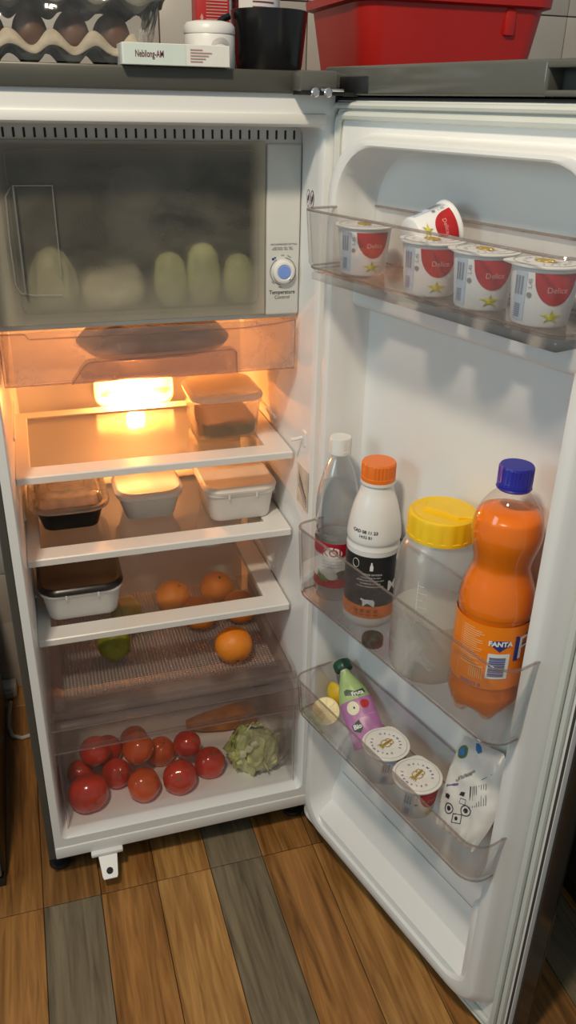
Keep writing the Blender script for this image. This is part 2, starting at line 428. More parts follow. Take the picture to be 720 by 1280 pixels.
B().box(0.0225, 0.489, YF + 0.012, 0.395, 1.068, 1.0735).done('freezer_floor', WHITE, frz)
slot_me = None
for k in range(31):
    if slot_me is None:
        o = B().box(-0.0019, 0.0019, -0.0006, 0.004, -0.0066, 0.0066, 0.0012, 2).done('vent_slot', DARKSLOT, frz); slot_me = o.data
    else:
        o = bpy.data.objects.new('vent_slot', slot_me); col.objects.link(o); o.parent = frz
    o.location = (0.4815 - k * 0.0139, YF, 1.3435)
# control panel with the dial
b = B(); b.box(0.4375, 0.4932, YF - 0.006, YF + 0.01, 1.076, 1.332, 0.004, 3); cp = b.done('control_panel', mat('panel_white', (0.68, 0.68, 0.65), 0.4, vary=0.02), frz)
DX, DZ = 0.4655, 1.1455
m90 = Matrix.Translation((DX, YF - 0.006, DZ)) @ Matrix.Rotation(pi / 2, 4, 'X')
dial = B().lathe([(0.0185, -0.001), (0.0185, 0.004), (0.0172, 0.0085), (0.0155, 0.0095), (0.0125, 0.0098), (0.011, 0.0085), (0.010, 0.008)], 40).xf(m90).done('dial', WHITE, cp)
B().lathe([(0.0104, 0.0068), (0.0104, 0.0092), (0.0098, 0.0098), (0.002, 0.0100)], 32).xf(m90).done('dial_cap', mat('dial_blue', (0.20, 0.33, 0.78), 0.4, vary=0.04), dial)
b = B(); f = plane_map((DX, YF - 0.0157, DZ), (1, 0, 0), (0, 0, 1)); b.poly(disc(0.0012, 8), f)
b.poly([(0.0075, -0.0128), (0.0105, -0.0125), (0.0098, -0.0098)], f); b.done('dial_mark', INK, dial)
b = B(); f = plane_map((DX, YF - 0.0064, DZ), (1, 0, 0), (0, 0, 1))
text(b, 'Temperature', 0.0088, f, (-0.001, -0.0325), 0.012, 0.92); text(b, 'Control', 0.0078, f, (-0.001, -0.0405), 0.0)
text(b, 'RECOMMENDED SETTING', 0.0037, f, (0.001, 0.0415), 0.0)
text(b, 'LESS FOOD:  MIN - MED', 0.0030, f, (-0.001, 0.0365)); text(b, 'MORE FOOD:  MED - MAX', 0.0030, f, (-0.001, 0.0338))
text(b, 'OFF', 0.0032, f, (-0.001, 0.0245)); text(b, 'MAX', 0.0032, f, (0.010, 0.0225), 0, 1, -0.5); text(b, 'MIN', 0.0032, f, (-0.0165, -0.017), 0, 1, -0.7)
text(b, 'MED', 0.0032, f, (-0.004, -0.0248), 0, 1, -0.1)
for a0, a1 in ((-60, 80), (120, 262)):
    b.tube([f(0.0212 * cos(radians(a0 + (a1 - a0) * k / 20)), 0.0212 * sin(radians(a0 + (a1 - a0) * k / 20))) for k in range(21)], 0.00035, 4)
b.done('panel_print', INK, cp)
b = B(); f = plane_map((DX, YF - 0.0066, DZ), (1, 0, 0), (0, 0, 1)); b.poly(disc(0.0022, 6, (-0.0168, 0.0195)), f); b.poly(disc(0.0016, 6, (-0.0135, 0.0215)), f)
b.done('snow_symbol', BLUEP, cp)
# frosted clear door of the freezer
m, nt, out = nt_new('frosted_door'); N = nt.nodes; L = nt.links
tr = N.new('ShaderNodeBsdfTransparent'); tr.inputs[0].default_value = (0.92, 0.92, 0.89, 1)
df = N.new('ShaderNodeBsdfDiffuse'); df.inputs[0].default_value = (0.60, 0.55, 0.44, 1)
tl = N.new('ShaderNodeBsdfTranslucent'); tl.inputs[0].default_value = (0.7, 0.7, 0.66, 1)
mx0 = N.new('ShaderNodeMixShader'); mx0.inputs[0].default_value = 0.35; L.new(df.outputs[0], mx0.inputs[1]); L.new(tl.outputs[0], mx0.inputs[2])
tc = N.new('ShaderNodeTexCoord'); mp = N.new('ShaderNodeMapping'); mp.inputs['Scale'].default_value = (9, 9, 14)
n1 = N.new('ShaderNodeTexNoise'); n1.inputs['Scale'].default_value = 0.8; n1.inputs['Detail'].default_value = 6; n1.inputs['Distortion'].default_value = 1.0
L.new(tc.outputs['Object'], mp.inputs['Vector']); L.new(mp.outputs[0], n1.inputs['Vector'])
mr = N.new('ShaderNodeMapRange'); mr.inputs[1].default_value = 0.3; mr.inputs[2].default_value = 0.75; mr.inputs[3].default_value = 0.03; mr.inputs[4].default_value = 0.20
L.new(n1.outputs[0], mr.inputs[0])
# frost builds up towards the cold edges and the lower lip
sp = N.new('ShaderNodeSeparateXYZ'); L.new(tc.outputs['Generated'], sp.inputs[0])
def edge(sock, w0, w1):
    a = N.new('ShaderNodeMapRange'); a.inputs[1].default_value = w0; a.inputs[2].default_value = w1; a.inputs[3].default_value = 1; a.inputs[4].default_value = 0
    a.interpolation_type = 'SMOOTHSTEP'; L.new(sock, a.inputs[0]); return a.outputs[0]
e1 = edge(sp.outputs['X'], 0.0, 0.10); e2 = edge(sp.outputs['X'], 1.0, 0.93); e3 = edge(sp.outputs['Z'], 0.02, 0.38); e4 = edge(sp.outputs['Z'], 1.0, 0.86)
acc = None
for e_, wt in ((e1, 0.55), (e2, 0.6), (e3, 0.32), (e4, 0.18)):
    mu = N.new('ShaderNodeMath'); mu.operation = 'MULTIPLY'; mu.inputs[1].default_value = wt; L.new(e_, mu.inputs[0])
    if acc is None: acc = mu.outputs[0]
    else:
        ad = N.new('ShaderNodeMath'); ad.operation = 'ADD'; L.new(acc, ad.inputs[0]); L.new(mu.outputs[0], ad.inputs[1]); acc = ad.outputs[0]
ad = N.new('ShaderNodeMath'); ad.operation = 'ADD'; ad.use_clamp = True; L.new(acc, ad.inputs[0]); L.new(mr.outputs[0], ad.inputs[1])
rf_ = N.new('ShaderNodeBsdfRefraction'); rf_.inputs['IOR'].default_value = 1.45; rf_.inputs['Roughness'].default_value = 0.30; rf_.inputs[0].default_value = (0.9, 0.9, 0.87, 1)
mxr = N.new('ShaderNodeMixShader'); mxr.inputs[0].default_value = 0.22; L.new(tr.outputs[0], mxr.inputs[1]); L.new(rf_.outputs[0], mxr.inputs[2])
mx = N.new('ShaderNodeMixShader'); L.new(ad.outputs[0], mx.inputs[0]); L.new(mxr.outputs[0], mx.inputs[1]); L.new(mx0.outputs[0], mx.inputs[2])
gl = N.new('ShaderNodeBsdfGlossy'); gl.inputs['Roughness'].default_value = 0.22
mx2 = N.new('ShaderNodeMixShader'); mx2.inputs[0].default_value = 0.05; L.new(mx.outputs[0], mx2.inputs[1]); L.new(gl.outputs[0], mx2.inputs[2]); L.new(mx2.outputs[0], out.inputs[0])
b = B(); b.box(0.026, 0.4355, YF - 0.007, YF - 0.004, 1.079, 1.335, 0.0012, 1); fd = b.done('freezer_door', m, frz)
fd['label'] = 'clear freezer flap clouded with frost'
b = B(); b.tube([(x, YF - 0.008, z) for x, z in rr(0.062, 0.424, 1.098, 1.322, 0.01, 4)], 0.0011, 6, True); b.done('door_rib', CLEAR, fd)
b = B(); b.tube([(0.066, YF - 0.0085, 1.274), (0.058, YF - 0.0085, 1.262), (0.056, YF - 0.0085, 1.20), (0.057, YF - 0.0085, 1.14), (0.063, YF - 0.0085, 1.128), (0.08, YF - 0.0085, 1.1245), (0.121, YF - 0.0085, 1.123)], 0.0013, 6)
b.box(0.068, 0.0705, YF - 0.018, YF - 0.007, 1.128, 1.277); b.box(0.068, 0.123, YF - 0.018, YF - 0.007, 1.2755, 1.2775); b.box(0.121, 0.123, YF - 0.016, YF - 0.007, 1.15, 1.2775)
b.done('door_handle', clear('handle_clear', (0.97, 0.97, 0.96), 0.25, (0.9, 0.9, 0.88), 1.8, 0.06), fd)

# ---- chill tray under the freezer
YT = 0.077
b = B()
b.box(0.0215, 0.487, YT, YT + 0.003, 0.988, 1.070, 0.0008, 1)
b.box(0.026, 0.482, YT + 0.003, 0.39, 0.990, 0.993); b.box(0.026, 0.029, YT + 0.003, 0.39, 0.993, 1.06); b.box(0.479, 0.482, YT + 0.003, 0.39, 0.993, 1.06)
TRAYM = clear('tray_plastic', (0.96, 0.94, 0.93), 0.24, (0.90, 0.84, 0.80), 1.0, 0.08, bump=0.1, bscale=25, vary=0.08, vscale=16, translucent=0.7)
tray = b.done('chill_tray', TRAYM, fridge)
tr_pts = [(0.122, 0.9905), (0.142, 1.018), (0.150, 1.0235), (0.375, 1.0305), (0.383, 1.026), (0.384, 0.9905)]
b = B(); b.prism(tr_pts, lambda s, t: Vector((s, YT - 0.014, t)), lambda s, t: Vector((s, YT, t + 0.002)))
hd = b.done('tray_handle', clear('tray_handle_plastic', (0.90, 0.86, 0.84), 0.22, (0.8, 0.7, 0.66), 1.2, 0.08, translucent=0.7), tray)
b = B(); b.tube([(s, YT - 0.0145, t) for s, t in tr_pts], 0.0012, 6); b.tube([(0.023, YT, 1.069), (0.06, YT, 1.068), (0.066, YT, 1.060), (0.40, YT, 1.060), (0.45, YT, 1.064), (0.486, YT, 1.069)], 0.0012, 6)
b.tube([(0.0225, YT, 1.07), (0.0225, YT, 0.9885), (0.486, YT, 0.9885), (0.486, YT, 1.07)], 0.0013, 6)
b.done('tray_edge', RIM, tray)

# ---- lamp
LX0, LX1, LZ0, LZ1, LY = 0.176, 0.336, 0.830, 0.886, 0.398
def lring(e, y): return [(x, y, z) for x, z in rr(LX0 + e, LX1 - e, LZ0 + e, LZ1 - e, (0.006, 0.006, 0.022, 0.022), 5)]
b = B(); b.loft([lring(0, 0.4285), lring(0, 0.414), lring(0.0025, 0.414), lring(0.0025, 0.4285)], False, True)
housing = b.done('lamp_housing', LINER, fridge)
b = B(); b.loft([lring(0.0022, 0.4145), lring(0.004, LY - 0.004), lring(0.010, LY - 0.011), lring(0.020, LY - 0.0135)], False, True)
ml, nt, out = nt_new('lamp_lens'); N = nt.nodes; L = nt.links
tr = N.new('ShaderNodeBsdfTransparent'); tr.inputs[0].default_value = (1.0, 0.82, 0.55, 1)
tl = N.new('ShaderNodeBsdfTranslucent'); tl.inputs[0].default_value = (1.0, 0.80, 0.52, 1)
gl = N.new('ShaderNodeBsdfGlossy'); gl.inputs['Roughness'].default_value = 0.15
tc = N.new('ShaderNodeTexCoord'); vo = N.new('ShaderNodeTexVoronoi'); vo.inputs['Scale'].default_value = 210; vo.inputs['Randomness'].default_value = 0.0
L.new(tc.outputs['Object'], vo.inputs['Vector'])
mr = N.new('ShaderNodeMapRange'); mr.inputs[1].default_value = 0.1; mr.inputs[2].default_value = 0.7; mr.inputs[3].default_value = 0.02; mr.inputs[4].default_value = 0.20; L.new(vo.outputs[0], mr.inputs[0])
mx = N.new('ShaderNodeMixShader'); L.new(mr.outputs[0], mx.inputs[0]); L.new(tr.outputs[0], mx.inputs[1]); L.new(tl.outputs[0], mx.inputs[2])
mx2 = N.new('ShaderNodeMixShader'); mx2.inputs[0].default_value = 0.06; L.new(mx.outputs[0], mx2.inputs[1]); L.new(gl.outputs[0], mx2.inputs[2]); L.new(mx2.outputs[0], out.inputs[0])
lamp = b.done('lamp_cover', ml, fridge, angle=50)
bulb_m = mat('bulb_glow', (1, 0.8, 0.5), 0.4, emit=(1.0, 0.43, 0.155), es=1300)
b = B(); b.lathe([(0.001, -0.017), (0.006, -0.0155), (0.0085, -0.009), (0.009, 0.0), (0.0085, 0.009), (0.006, 0.0155), (0.001, 0.017)], 18).xf(Matrix.Translation((0.254, 0.406, 0.858)) @ Matrix.Rotation(pi / 2, 4, 'Y'))
b.done('bulb', bulb_m, lamp)

# ---- shelves
def shelf(z, name_gl):
    b = B(); x0, x1, y0, y1 = 0.0185, 0.4905, 0.083, 0.405
    xi0, xi1, yi0, yi1 = 0.042, 0.449, 0.124, 0.372
    t = 0.013
    def q(a0, a1, c0, c1, r, zz): return [(x, y, zz) for x, y in rr(a0, a1, c0, c1, r, 4)]
    b.loft([q(x0, x1, y0, y1, 0.004, z - t), q(x0, x1, y0, y1, 0.004, z - 0.002), q(x0 + .002, x1 - .002, y0 + .002, y1 - .002, 0.004, z),
            q(xi0, xi1, yi0, yi1, 0.003, z), q(xi0 + .001, xi1 - .001, yi0 + .001, yi1 - .001, 0.003, z - 0.002), q(xi0 + .001, xi1 - .001, yi0 + .001, yi1 - .001, 0.003, z - t)], False, False, loop=True)
    s = b.done('shelf', WHITE, fridge)
    B().box(xi0 + .001, xi1 - .001, yi0 + .001, yi1 - .001, z - 0.006, z - 0.0025).done('glass_pane', name_gl, s)
    return s
GL1 = clear('shelf_glass_patterned', (0.96, 0.965, 0.95), 0.07, (0.75, 0.72, 0.65), 1.8, 0.08, bump=0.12, bscale=160, translucent=0.3)
shelf(0.834, GL1); shelf(0.680, GLASSM); shelf(0.515, GLASSM)

# ---- crisper cover and drawer
mt, nt, out = nt_new('dimpled_cover'); N = nt.nodes; L = nt.links
tr = N.new('ShaderNodeBsdfTransparent'); tr.inputs[0].default_value = (0.90, 0.86, 0.85, 1)
df = N.new('ShaderNodeBsdfDiffuse'); df.inputs[0].default_value = (0.55, 0.48, 0.46, 1)
gl = N.new('ShaderNodeBsdfGlossy'); gl.inputs['Roughness'].default_value = 0.18; gl.inputs[0].default_value = (0.9, 0.85, 0.83, 1)
tc = N.new('ShaderNodeTexCoord'); vo = N.new('ShaderNodeTexVoronoi'); vo.inputs['Scale'].default_value = 150; vo.inputs['Randomness'].default_value = 0.0
L.new(tc.outputs['Object'], vo.inputs['Vector'])
bp = N.new('ShaderNodeBump'); bp.inputs['Strength'].default_value = 0.9; bp.inputs['Distance'].default_value = 0.003; L.new(vo.outputs[0], bp.inputs['Height'])
L.new(bp.outputs[0], gl.inputs['Normal']); L.new(bp.outputs[0], df.inputs['Normal'])
mrd = N.new('ShaderNodeMapRange'); mrd.inputs[1].default_value = 0.15; mrd.inputs[2].default_value = 0.62; mrd.inputs[3].default_value = 0.55; mrd.inputs[4].default_value = 0.05; L.new(vo.outputs[0], mrd.inputs[0])
mx = N.new('ShaderNodeMixShader'); L.new(mrd.outputs[0], mx.inputs[0]); L.new(tr.outputs[0], mx.inputs[1]); L.new(df.outputs[0], mx.inputs[2])
mx2 = N.new('ShaderNodeMixShader'); mx2.inputs[0].default_value = 0.14; L.new(mx.outputs[0], mx2.inputs[1]); L.new(gl.outputs[0], mx2.inputs[2]); L.new(mx2.outputs[0], out.inputs[0])
CR = clear('crisper_plastic', (0.93, 0.90, 0.89), 0.09, (0.62, 0.54, 0.52), 1.2, 0.08, bump=0.12, bscale=14, vary=0.06, vscale=14)
b = B(); b.box(0.052, 0.462, 0.078, 0.415, 0.378, 0.381)
cov = b.done('crisper_cover', mt, fridge)
b = B(); b.box(0.030, 0.052, 0.045, 0.415, 0.378, 0.392, 0.003, 2); b.box(0.462, 0.486, 0.045, 0.415, 0.378, 0.392, 0.003, 2); b.box(0.030, 0.486, 0.040, 0.078, 0.376, 0.390, 0.004, 2)
b.box(0.024, 0.492, 0.030, 0.046, 0.372, 0.384, 0.003, 2); b.done('cover_rim', CR, cov)
b = B(); b.tube([(0.052, 0.077, 0.3915), (0.462, 0.077, 0.3915)], 0.0016, 6); b.done('cover_edge', CLEAR, cov)
YD = 0.022
b = B()
b.box(0.028, 0.487, YD, YD + 0.003, 0.112, 0.312, 0.0008, 1)
b.box(0.030, 0.485, YD + 0.003, 0.40, 0.108, 0.111); b.box(0.030, 0.033, YD + 0.003, 0.40, 0.111, 0.36); b.box(0.482, 0.485, YD + 0.003, 0.40, 0.111, 0.36); b.box(0.033, 0.482, 0.397, 0.40, 0.111, 0.36)
DRW = clear('drawer_plastic', (0.985, 0.975, 0.975), 0.022, (0.72, 0.66, 0.66), 0.8, 0.06, bump=0.03, bscale=14)
drawer = b.done('crisper_drawer', DRW, fridge)
b = B(); b.loft([[(x, 0.020, 0.312), (x, 0.010, 0.316), (x, 0.010, 0.366), (x, 0.030, 0.3705), (x, 0.030, 0.366), (x, 0.014, 0.362), (x, 0.014, 0.320), (x, 0.0215, 0.317)] for x in (0.022, 0.490)])
b.done('drawer_grip', CR, drawer)
b = B(); b.tube([(0.022, 0.0095, 0.367), (0.490, 0.0095, 0.367)], 0.0014, 6); b.tube([(0.022, 0.0095, 0.3145), (0.490, 0.0095, 0.3145)], 0.0014, 6)
b.tube([(0.0285, YD - 0.001, 0.312), (0.0285, YD - 0.001, 0.1125), (0.4865, YD - 0.001, 0.1125), (0.4865, YD - 0.001, 0.312)], 0.0014, 6); b.done('drawer_edge', RIM, drawer)

# ------------------------------------------------------------------ door (local x = u from hinge, local y = -w, w grows into the liner side)
TH_ = 1.8423
H0 = Vector((0.5107, 0.0108, 0)); DU = Vector((-cos(TH_), -sin(TH_), 0)); DN = Vector((-sin(TH_), cos(TH_), 0))
DA = atan2(DU.y, DU.x)
def dw(u, w, z): return H0 + DU * u + DN * w + Vector((0, 0, z))
WD = 0.568
b = B(); b.box(-0.010, WD + 0.010, 0.046, 0.062, 0.022, 1.398, 0.006, 3)
for a in ((-0.010, 0.004, 0.016, 0.056, 0.024, 1.396), (WD - 0.004, WD + 0.010, 0.016, 0.056, 0.024, 1.396), (0.0, WD, 0.016, 0.056, 0.024, 0.04), (0.0, WD, 0.016, 0.056, 1.38, 1.396)):
    b.box(*a, 0.001, 1)
door = b.done('door', mat('door_skin', (0.035, 0.033, 0.030), 0.14, metal=0.3, vary=0.06, scale=8, spec=0.6), fridge)
door.location = H0; door.rotation_euler = (0, 0, DA)
def ring(u0, u1, z0, z1, r, w, n=8): return [(x, -w, z) for x, z in rr(u0, u1, z0, z1, r, n)]
b = B()
def q4(d, w, r=0.05): return ring(0.028 + d, 0.540 - d, 0.058 + d * 1.2, 1.351 - d * 0.42, (r + 0.028, r + 0.028, r, r), w)
b.loft([ring(-0.004, WD + 0.006, 0.024, 1.393, 0.004, -0.016), ring(-0.004, WD + 0.006, 0.024, 1.393, 0.004, -0.006), ring(0.0, WD, 0.026, 1.391, 0.006, -0.004),
        ring(0.026, 0.542, 0.056, 1.353, (0.078, 0.078, 0.05, 0.05), -0.004), q4(0, 0.0), q4(0.009, 0.020, 0.05), q4(0.014, 0.0295, 0.05), q4(0.018, 0.0325, 0.05), q4(0.028, 0.033, 0.05), q4(0.033, 0.0315, 0.05), q4(0.0355, 0.027, 0.05),
        q4(0.0385, 0.0, 0.05), q4(0.042, -0.025, 0.05), q4(0.046, -0.033, 0.05), q4(0.054, -0.036, 0.045)], False, True)
b.done('door_liner', LINER, door)
# stepped lower ledge of the liner
b = B(); b.loft([[(x, 0.030, 0.096), (x, -0.028, 0.096), (x, -0.024, 0.112), (x, 0.012, 0.128), (x, 0.034, 0.190)] for x in (0.066, 0.502)]); b.done('liner_ledge', LINER, door)
b = B(); b.box(0.485, 0.508, -0.024, 0.034, 0.10, 0.292, 0.010, 3); b.done('liner_step', LINER, door)
# magnetic gasket
b = B()
for off, w, r in ((0.006, 0.000, 0.0045), (0.0185, 0.0005, 0.0055)):
    b.tube([(x, -w, z) for x, z in rr(off, WD - off, 0.026 + off, 1.391 - off, 0.012, 5)], r, 8, True)
b.done('gasket', GASK, door)
b = B(); b.tube([(x, 0.0055, z) for x, z in rr(-0.003, WD + 0.003, 0.024, 1.393, 0.004, 3)], 0.0022, 6, True); b.done('gasket_seam', mat('seam_dark', (0.05, 0.045, 0.04), 0.7), door)
# door top cap with a hand hollow and the hinge hole
b = B()
b.box(-0.014, 0.388, -0.004, 0.066, 1.397, 1.4325, 0.004, 3); b.box(0.380, 0.56, 0.020, 0.066, 1.398, 1.4310, 0.002, 2); b.box(0.55, WD + 0.012, -0.004, 0.066, 1.397, 1.4305, 0.004, 3)
b.box(0.385, 0.555, -0.004, 0.03, 1.4235, 1.4320, 0.002, 2); b.box(0.385, 0.555, -0.003, 0.03, 1.397, 1.4035, 0.002, 2)
cap = b.done('door_cap', CAPM, door)
B().box(0.022, 0.088, -0.0052, 0.01, 1.3985, 1.4205, 0.003, 2).done('hinge_hole', BLACK, cap)

# ---- door bins
def bin_(z0, z1, w1, u0, u1, lip=0.0, drop=0.0):
    t = 0.0026; wb = -0.033
    def q(i, z, e=0.0): return [(x, -y, z) for x, y in rr(u0 + i + e, u1 - i - e, wb + i, w1 - i - e, (0.030, 0.020, 0.004, 0.004), 6)]
    b = B()
    b.loft([q(0, z0, 0.010), q(0, z0 + 0.012, 0.004), q(0, z1), q(t, z1), q(t, z0 + 0.014, 0.004), q(t, z0 + 0.0035, 0.010)], True, True)
    o = b.done('door_bin', CLEARB, door)
    b = B(); b.tube([Vector(p) for p in q(t / 2, z1)], 0.0019, 6, True); b.done('bin_rim', RIM, o)
    b = B(); b.tube([Vector(p) for p in q(0, z0 + 0.006, 0.007)], 0.0016, 6, True); b.done('bin_base_edge', RIM, o)
    return o
b1 = bin_(1.176, 1.2575, 0.088, 0.060, 0.528)
b2 = bin_(0.639, 0.770, 0.086, 0.060, 0.528)
b3 = bin_(0.383, 0.466, 0.082, 0.064, 0.528)
# under-rail of the upper bin with four little catches
b = B(); b.box(0.075, 0.515, -0.078, 0.030, 1.164, 1.1755, 0.003, 2); b.done('bin_under_rail', CLEARB, b1)
b = B(); b.box(0.066, 0.502, 0.0, 0.036, 1.118, 1.163, 0.010, 3); b.done('liner_shelf', LINER, door)
for u in (0.19, 0.255, 0.32, 0.385):
    B().box(u - 0.003, u + 0.003, -0.0915, -0.083, 1.180, 1.188, 0.002, 2).done('bin_catch', CLEARB, b1)
for z in (1.10, 0.60, 0.34):
    pass

# ================================================================== things in the fridge
def container(name, x0, x1, y0, y1, z0, h, taper, body_m, lid_m, label, lid_h=0.010, over=0.006, r=0.022, lid_style='flat', clips=True, rimc=None):
    cx, cy = (x0 + x1) / 2, (y0 + y1) / 2; W2, D2 = (x1 - x0) / 2, (y1 - y0) / 2
    t = empty(name, (cx, cy, z0)); tag(t, label, 'container', 'food containers on the shelves')
    def q(e, z, rad): return [(x, y, z) for x, y in rr(-W2 - e, W2 + e, -D2 - e, D2 + e, rad, 6)]
    b = B(); b.loft([q(-0.008, 0, r - 0.006), q(-0.002, 0.002, r - 0.002), q(0, 0.007, r), q(taper * 0.85, h * 0.82, r + taper * .6), q(taper, h * 0.86, r + taper * .6), q(taper + 0.002, h * 0.87, r + taper * .6), q(taper + 0.002, h - 0.0005, r + taper * .6)], True, True)
    body = b.done('body', body_m, t)
    e = taper + over
    b = B()
    if lid_style == 'flat':
        b.loft([q(e, h - 0.004, r + e), q(e + 0.001, h + 0.001, r + e), q(e - 0.001, h + lid_h - 0.003, r + e), q(e - 0.005, h + lid_h, r + e - .004), q(e - 0.009, h + lid_h, r), q(e - 0.012, h + lid_h - 0.0014, r), q(e - 0.05, h + lid_h - 0.0014, max(0.004, r - .012))], True, True)
    else:
        b.loft([q(e, h - 0.004, r + e), q(e + 0.001, h, r + e), q(e - 0.001, h + 0.003, r + e), q(e - 0.012, h + 0.004, r), q(e - 0.018, h + lid_h, r), q(e - 0.024, h + lid_h + 0.002, r - 0.004), q(e - 0.045, h + lid_h + 0.002, max(0.004, r - .012))], True, True)
    lid = b.done('lid', lid_m, t)
    if clips:
        for sx in (-0.45, 0.45):
            B().box(sx * W2 - 0.002, sx * W2 + 0.002, -D2 - e - 0.0005, -D2 - taper * 0.5, h - 0.014, h - 0.003, 0.001, 1).done('clip', body_m, lid)
    return t, W2, D2, q
CREAM = mat('cream_plastic', (0.74, 0.71, 0.66), 0.42, vary=0.02, sss=0.0)
CREAML = mat('cream_lid', (0.78, 0.72, 0.64), 0.40, vary=0.02)
BLK = mat('black_container', (0.010, 0.009, 0.009), 0.3, vary=0.1)
BLKL = mat('black_lid', (0.014, 0.012, 0.011), 0.28, vary=0.1)
CLB = clear('container_clear', (0.96, 0.95, 0.92), 0.30, (0.92, 0.87, 0.80), 1.0, 0.12, translucent=0.6)
CLL = clear('container_clear_lid', (0.86, 0.84, 0.80), 0.42, (0.80, 0.76, 0.70), 1.6, 0.12, bump=0.3, bscale=50, vary=0.12, vscale=40)
t, W2, D2, q = container('food_container', 0.337, 0.450, 0.164, 0.285, 0.8345, 0.078, 0.006, CLB, clear('milky_lid', (0.95, 0.94, 0.92), 0.72, (0.92, 0.89, 0.84), 1.0, 0.18), 'clear plastic container of brown-green food alone on the top glass shelf', lid_h=0.008, over=0.004, clips=False)
FOOD = mat('cooked_food', (0.30, 0.17, 0.05), 0.7, vary=0.4, scale=90, c2=(0.10, 0.09, 0.03))
b = B(); b.loft([q(-0.012, 0.003, .014), q(-0.003, 0.009, .018), q(-0.002, 0.030, .018)], True, False)
b.grid(lambda a, c: Vector(((a - .5) * 2 * (W2 - .004), (c - .5) * 2 * (D2 - .004), 0.030 + 0.006 * noise.noise(Vector((a * 9, c * 9, 3))))), 16, 16)
b.done('food', FOOD, t)
t, W2, D2, q = container('food_container', 0.050, 0.152, 0.180, 0.318, 0.6805, 0.046, 0.010, BLK, CLL, 'black takeaway container with a clear embossed lid on the middle shelf', lid_h=0.018, over=0.010, lid_style='dome', clips=False)
B().grid(lambda a, c: Vector(((a - .5) * 2 * W2, (c - .5) * 2 * D2, 0.0472 + 0.004 * noise.noise(Vector((a * 5, c * 5, 1))))), 14, 14).done('food', mat('pale_food', (0.42, 0.30, 0.19), 0.6, vary=0.4, scale=40), t)
b = B(); f = plane_map((0, 0, 0.0668), (1, 0, 0), (0, 1, 0))
b.tube([f(*p) for p in rr(-0.032, 0.032, -0.036, 0.034, 0.006, 4)], 0.0012, 6, True); b.done('lid_ridge', CLL, t)
container('food_container', 0.200, 0.294, 0.186, 0.282, 0.6805, 0.053, 0.012, CREAM, CREAML, 'small cream tub with flat lid between two larger containers, middle shelf', lid_h=0.007, over=0.004, clips=False)
container('food_container', 0.352, 0.468, 0.139, 0.272, 0.6805, 0.064, 0.008, CREAM, CREAML, 'large cream rectangular container on the right end of the middle shelf', lid_h=0.008, over=0.004)
container('food_container', 0.041, 0.169, 0.138, 0.290, 0.5155, 0.064, 0.009, mat('white_tub', (0.76, 0.75, 0.73), 0.4, vary=0.02), BLKL, 'white rectangular container with black lid, alone on the lowest glass shelf', lid_h=0.008, over=0.004)

# ---- oranges and limes on the crisper cover
def fruit(name, loc, r, m, label, cat, group, squash=0.97, rot=(0, 0, 0), dimple=True, stem_m=None, lump=0.012, stem=None, nipple=0.0):
    t = empty(name, loc, rot=rot); tag(t, label, cat, group)
    b = B(); prof = []
    n = 18
    for k in range(n + 1):
        a = -pi / 2 + pi * k / n
        z = sin(a) * r * squash
        if dimple and k > n - 3: z -= (k - (n - 3)) * r * 0.02
        if nipple and k >= n - 1: z += nipple * r * (k - (n - 2)) / 2
        prof.append((max(cos(a) * r, 0.0004), z))
    ph = random.uniform(0, 50)
    def mod(rr_, z, a):
        q = 1 + lump * noise.noise(Vector((cos(a) * 1.5 + ph, sin(a) * 1.5, z / r)))
        return rr_ * q, z * q
    b.lathe(prof, 28, mod=mod); b.done('skin', m, t, angle=80)
    if stem_m:
        b = B()
        if stem == 'star':
            for k in range(5):
                a = 2 * pi * k / 5
                b.tube([(0, 0, r * squash * 0.97), (0.5 * r * 0.4 * cos(a), 0.5 * r * 0.4 * sin(a), r * squash * 0.98), (r * 0.42 * cos(a), r * 0.42 * sin(a), r * squash * 0.90)], [0.0022, 0.0018, 0.0006], 6)
        else:
            b.lathe([(0.0032, r * squash * 0.93), (0.0034, r * squash * 0.965), (0.002, r * squash * 0.975)], 8)
        b.done('stem', stem_m, t)
    return t
OR = mat('orange_peel', (0.80, 0.24, 0.015), 0.45, vary=0.08, scale=14, bump=0.35, bscale=340)
NAV = mat('orange_navel', (0.10, 0.05, 0.015), 0.7)
LIME = mat('lime_peel', (0.27, 0.26, 0.02), 0.4, vary=0.2, scale=14, bump=0.25, bscale=260)
ZC = 0.3815
ORS = [((0.384, 0.112), 0.0375, (2.2, 0.2, 0.2), 'orange nearest the front of the crisper cover, navel showing'),
       ((0.299, 0.318), 0.0375, (0.2, 0.4, 0), 'orange at the back, leftmost of the five oranges'),
       ((0.399, 0.332), 0.0370, (0.3, -0.2, 1), 'orange farthest back, between the leftmost and the rightmost oranges'),
       ((0.343, 0.243), 0.0370, (2.5, 0.3, 0), 'orange in the middle, crossed by the white front edge of the lowest shelf'),
       ((0.431, 0.246), 0.0365, (0.5, 0.3, 2), 'orange by the right wall behind the front orange')]
for (x, y), r, rot, lab in ORS:
    fruit('orange', (x, y, ZC + r * 0.985), r, OR, lab, 'orange', 'oranges on the crisper cover', rot=rot, stem_m=NAV)
fruit('lime', (0.157, 0.185, ZC + 0.0325), 0.033, LIME, 'green lime on the crisper cover, nearer the front', 'lime', 'limes on the crisper cover', rot=(1.2, 0.3, 0), nipple=0.25, dimple=False)
fruit('lime', (0.194, 0.292, ZC + 0.0325), 0.033, mat('lime_yellow', (0.36, 0.30, 0.025), 0.4, vary=0.2, scale=14, bump=0.25, bscale=260), 'yellow-green lime farther back on the crisper cover', 'lime', 'limes on the crisper cover', rot=(1.0, 0.9, 0), nipple=0.25, dimple=False)

